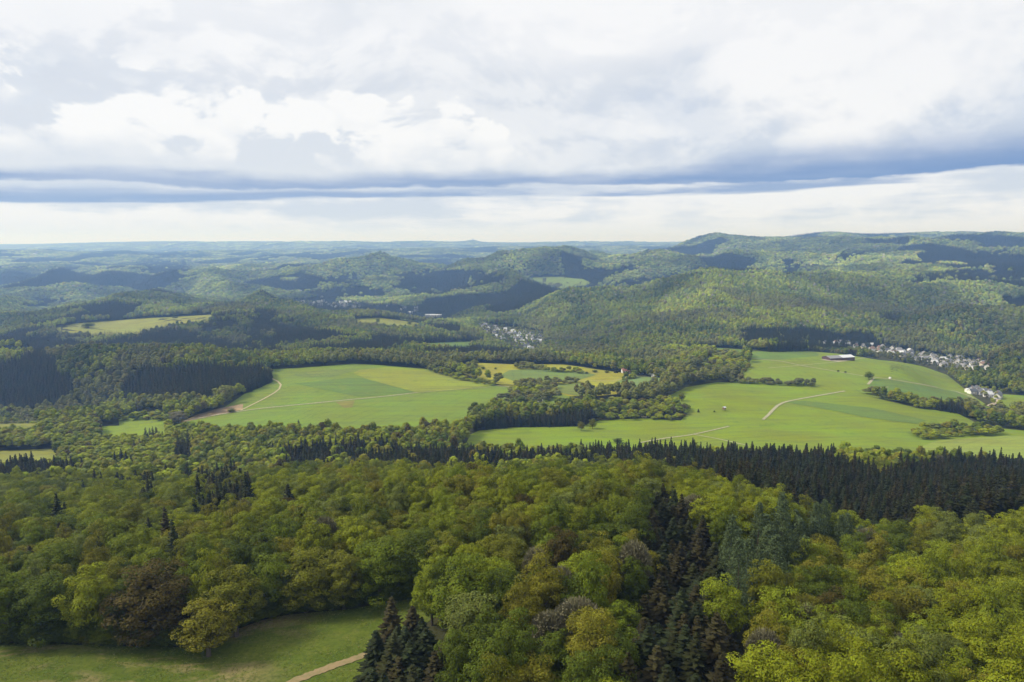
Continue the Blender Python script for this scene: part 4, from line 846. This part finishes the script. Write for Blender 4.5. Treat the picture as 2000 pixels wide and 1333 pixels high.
def village(line, n, half, y0, y1, where, group, seed, mind, detail, wmix, rmix, sc=1.0):
    rng = random.Random(seed); got = []; tries = 0; seg = [math.hypot(line[i + 1][0] - line[i][0], line[i + 1][1] - line[i][1]) for i in range(len(line) - 1)]; tot = sum(seg)
    while len(got) < n and tries < 4000:
        tries += 1; d = rng.random() * tot; i = 0
        while d > seg[i]: d -= seg[i]; i += 1
        f = d / seg[i]; u = line[i][0] + (line[i + 1][0] - line[i][0]) * f + rng.uniform(-3, 3); hv = half[i] + (half[i + 1] - half[i]) * f; v = line[i][1] + (line[i + 1][1] - line[i][1]) * f + rng.uniform(-hv, hv)
        x, y, z = unproject(u, v, y0, y1)
        if any((x - p[0]) ** 2 + (y - p[1]) ** 2 < mind ** 2 for p in got): continue
        got.append((x, y, z, u, v))
    b = {}
    for x, y, z, u, v in got:
        wl, rf, s = rng.choice(wmix), rng.choice(rmix), rng.randrange(5); b.setdefault((wl, rf, 'long' if s in (1, 3) else 'compact'), []).append((u, x, y, z, s, rng.choice((0, .2, 1.4, 1.7, .8)) + rng.uniform(-.15, .15)))
    RN = {'slate': 'dark slate', 'grey': 'grey tiled', 'red': 'red tiled', 'pale': 'pale metal', 'brown': 'brown tiled'}
    for (wl, rf, sz), L in b.items():
        L.sort()
        for r, (u, x, y, z, s, rz) in enumerate(L):
            pos = '' if len(L) == 1 else 'leftmost, ' if r == 0 else 'rightmost, ' if r == len(L) - 1 else ordinal(r + 1) + ' from left, '
            tag(house(x, y, z, rz, s, wl, rf, detail, sc), '%s %s house, %s roof, %s%s' % (sz, wl, RN[rf], pos, where), 'house', group)
village([(1605,673),(1655,675),(1700,681),(1735,687),(1765,693),(1800,701),(1840,707),(1875,712),(1905,716),(1935,718)], 78, [3,3,5,6,7,9,10,10,9,6], 1330, 1900, 'right village', 'houses of the right-hand village', 3, 17, True, ['white','white','white','cream','grey'], ['slate','slate','slate','grey','grey','grey','pale','pale','brown'])
village([(925,634),(962,648),(985,656),(1012,660),(1040,662),(1060,664)], 52, [4,8,11,11,8,6], 1750, 3000, 'village in the central valley', 'houses of the central valley village', 4, 20, False, ['white','white','cream','grey'], ['slate','slate','grey','grey','pale'])
village([(1026,676),(1036,684),(1042,692)], 7, [3,3,3], 1600, 2200, 'beside the central valley road', 'houses by the valley road', 5, 14, False, ['white','cream'], ['slate','pale','grey'])
village([(575,592),(620,594),(650,596),(690,598),(705,600)], 34, [3,5,6,5,3], 3000, 4200, 'far town', 'houses of the far town', 6, 20, False, ['white','white','white','cream'], ['grey','pale','slate'], 1.35)
village([(705,588),(770,594),(800,606),(840,610)], 14, [6,10,8,6], 3000, 4600, 'among far valley trees', 'scattered far houses', 7, 40, False, ['white','white','cream'], ['grey','slate','pale'], 1.3)
village([(1893,766),(1910,768),(1930,774),(1950,778)], 11, [3,4,5,4], 880, 1250, 'hamlet at lane end', 'houses of the lane-end hamlet', 8, 12, True, ['white','white','grey'], ['slate','grey','pale'])
village([(0,612),(30,614)], 7, [2,2], 3000, 4200, 'by far-left pale field', 'far-left houses', 9, 22, False, ['white'], ['pale','grey'], 1.5)
village([(0,509),(22,508)], 6, [2,2], 6000, 10500, 'far hillside by the left edge', 'far hillside houses', 10, 40, False, ['white'], ['pale'], 2.2)
def hall(name, u, v, y0, y1, l, w, e, rg, rz, wl, rf, lab, cat, rf2=None):
    x, y, z = unproject(u, v, y0, y1); o = empty(name, (x, y, z + .3), rz); obj('wall', mesh('wall', *gable_wall(l, w, e, rg), WALLS[wl] if wl in WALLS else wl), o)
    if rf2:
        for q, rr in ((-.25, rf), (.25, rf2)):
            r_ = obj('roof', mesh('roof', *gable_roof(l / 2, w, e, rg, .0 if 0 else .55), ROOFS[rr]), o, (l * q * 1.012, 0, .004 * (q > 0)))
    else: obj('roof', mesh('roof', *gable_roof(l, w, e, rg), ROOFS[rf]), o)
    for q in (-.36, -.12, .12, .36): obj('gate', mesh('gate', *box(-l * .07, l * .07, -.08, .08, 0, e * .8), M_DOOR), o, (l * q, -(w / 2 + .05), 0))
    return tag(o, lab, cat)
hall('farm_shed', 1637, 703, 1100, 1420, 56, 22, 5.2, 8.2, .30, solid('dark_red_cladding', (.09, .05, .06)), 'grey', 'long farm shed with half grey and half white roof', 'shed', 'pale')
hall('farmhouse', 1224, 729, 1000, 1400, 17, 10, 4.5, 8.5, .1, 'white', 'red', 'red-roofed farmhouse at the edge of the yellow field', 'farmhouse')
hall('barn', 1249, 730, 1000, 1400, 26, 14, 5, 9, -.2, 'grey', 'pale', 'pale-roofed barn beside the red-roofed farmhouse', 'barn')
hall('farm_shed', 1287, 736, 1000, 1400, 22, 10, 3, 5, .2, 'white', 'pale', 'low white shed right of the barn', 'shed')
for i, (u, lab) in enumerate(((836, 'left of three big white halls in the far valley'), (846, 'middle of three big white halls in the far valley'), (857, 'right of three big white halls in the far valley'))): hall('hall', u, 619, 2400, 3600, 24, 16, 8, 11, .1 * i, 'white', 'pale', lab, 'hall')
hall('house', 881, 629, 2200, 3400, 16, 14, 8, 15, .4, 'white', 'red', 'orange-roofed house alone in the far valley', 'house')
hall('hall', 1035, 688, 1500, 2200, 26, 14, 5, 8, .7, 'white', 'pale', 'white-roofed hall at the bend of the valley road', 'hall')
hall('shed', 1055, 785, 780, 1200, 6, 4, 2.2, 3.2, .1, 'white', 'pale', 'little white shed at the grove edge', 'shed')
hall('hall', 1903, 768, 880, 1250, 26, 13, 5, 7.5, -.25, 'white', 'pale', 'big white-roofed hall in the lane-end hamlet', 'hall')
# hunting hut on legs in the bright meadow
x, y, z = unproject(1414, 803, 700, 1100); e = empty('hunting_hut', (x, y, z), .5); tag(e, 'small raised hunting hut on legs in the bright meadow', 'hut')
obj('cabin', mesh('cabin', *box(-1.5, 1.5, -1.5, 1.5, 2.2, 4.6), WALLS['timber']), e); obj('roof', mesh('roof', *gable_roof(3, 3, 4.6, 5.6), ROOFS['pale']), e); LEG = mesh('leg', *box(-.15, .15, -.15, .15, -.5, 2.2), M_BARK)
for sx in (-1.2, 1.2):
    for sy in (-1.2, 1.2): obj('leg', LEG, e, (sx, sy, 0))
# wrapped bale beside the lane
x, y, z = unproject(1738, 741, 900, 1400); V, F = [], []
for k, (zz, rr) in enumerate(((-.1, 1.5), (0.1, 1.75), (2.4, 1.75), (2.7, 1.45))):
    V += [(rr * math.cos(i * .5236), rr * math.sin(i * .5236), zz) for i in range(12)]
    if k: F += [((k - 1) * 12 + i, (k - 1) * 12 + (i + 1) % 12, k * 12 + (i + 1) % 12, k * 12 + i) for i in range(12)]
F.append(tuple(range(36, 48))); tag(obj('hay_bale', mesh('hay_bale', V, F, WALLS['white']), None, (x, y, z + .6)), 'white wrapped round bale beside the farm lane', 'bale')
# tower on the cone-shaped hill at the horizon
x, y, z = unproject(924, 472.2, 14500, 17500); y = 16000.0; x = (924 - CU) / FPX * y; z = float(ground(x, y)); e = empty('hilltop_tower', (x, y, z)); tag(e, 'tiny ruined tower on the cone-shaped hill at the horizon', 'tower')
obj('shaft', mesh('shaft', *box(-7, 7, -7, 7, -10, 26), WALLS['grey']), e); obj('broken_wall', mesh('broken_wall', *box(7.1, 26, -5, 5, -10, 12), WALLS['grey']), e)

# ------------------------------------------------------------------ haze
def m_haze(g, out):
    v = g.node('ShaderNodeVolumePrincipled'); v.inputs['Color'].default_value = (.28, .50, 1, 1); v.inputs['Absorption Color'].default_value = (1, 1, 1, 1); v.inputs['Density'].default_value = HAZE; v.inputs['Anisotropy'].default_value = .2
    g.l.new(v.outputs[0], out.inputs['Volume'])
HAZE = 1.0e-4
zmin, zmax = float(ZG.min()) - 12, float(ZG.max()) + 70
V, F = box(-90000, 90000, -500, 29500, zmin, max(zmax, ZC + 60))
tag(obj('haze', mesh('haze', V, F, material('haze', m_haze))), 'thin bluish haze over the far hills', kind='stuff')
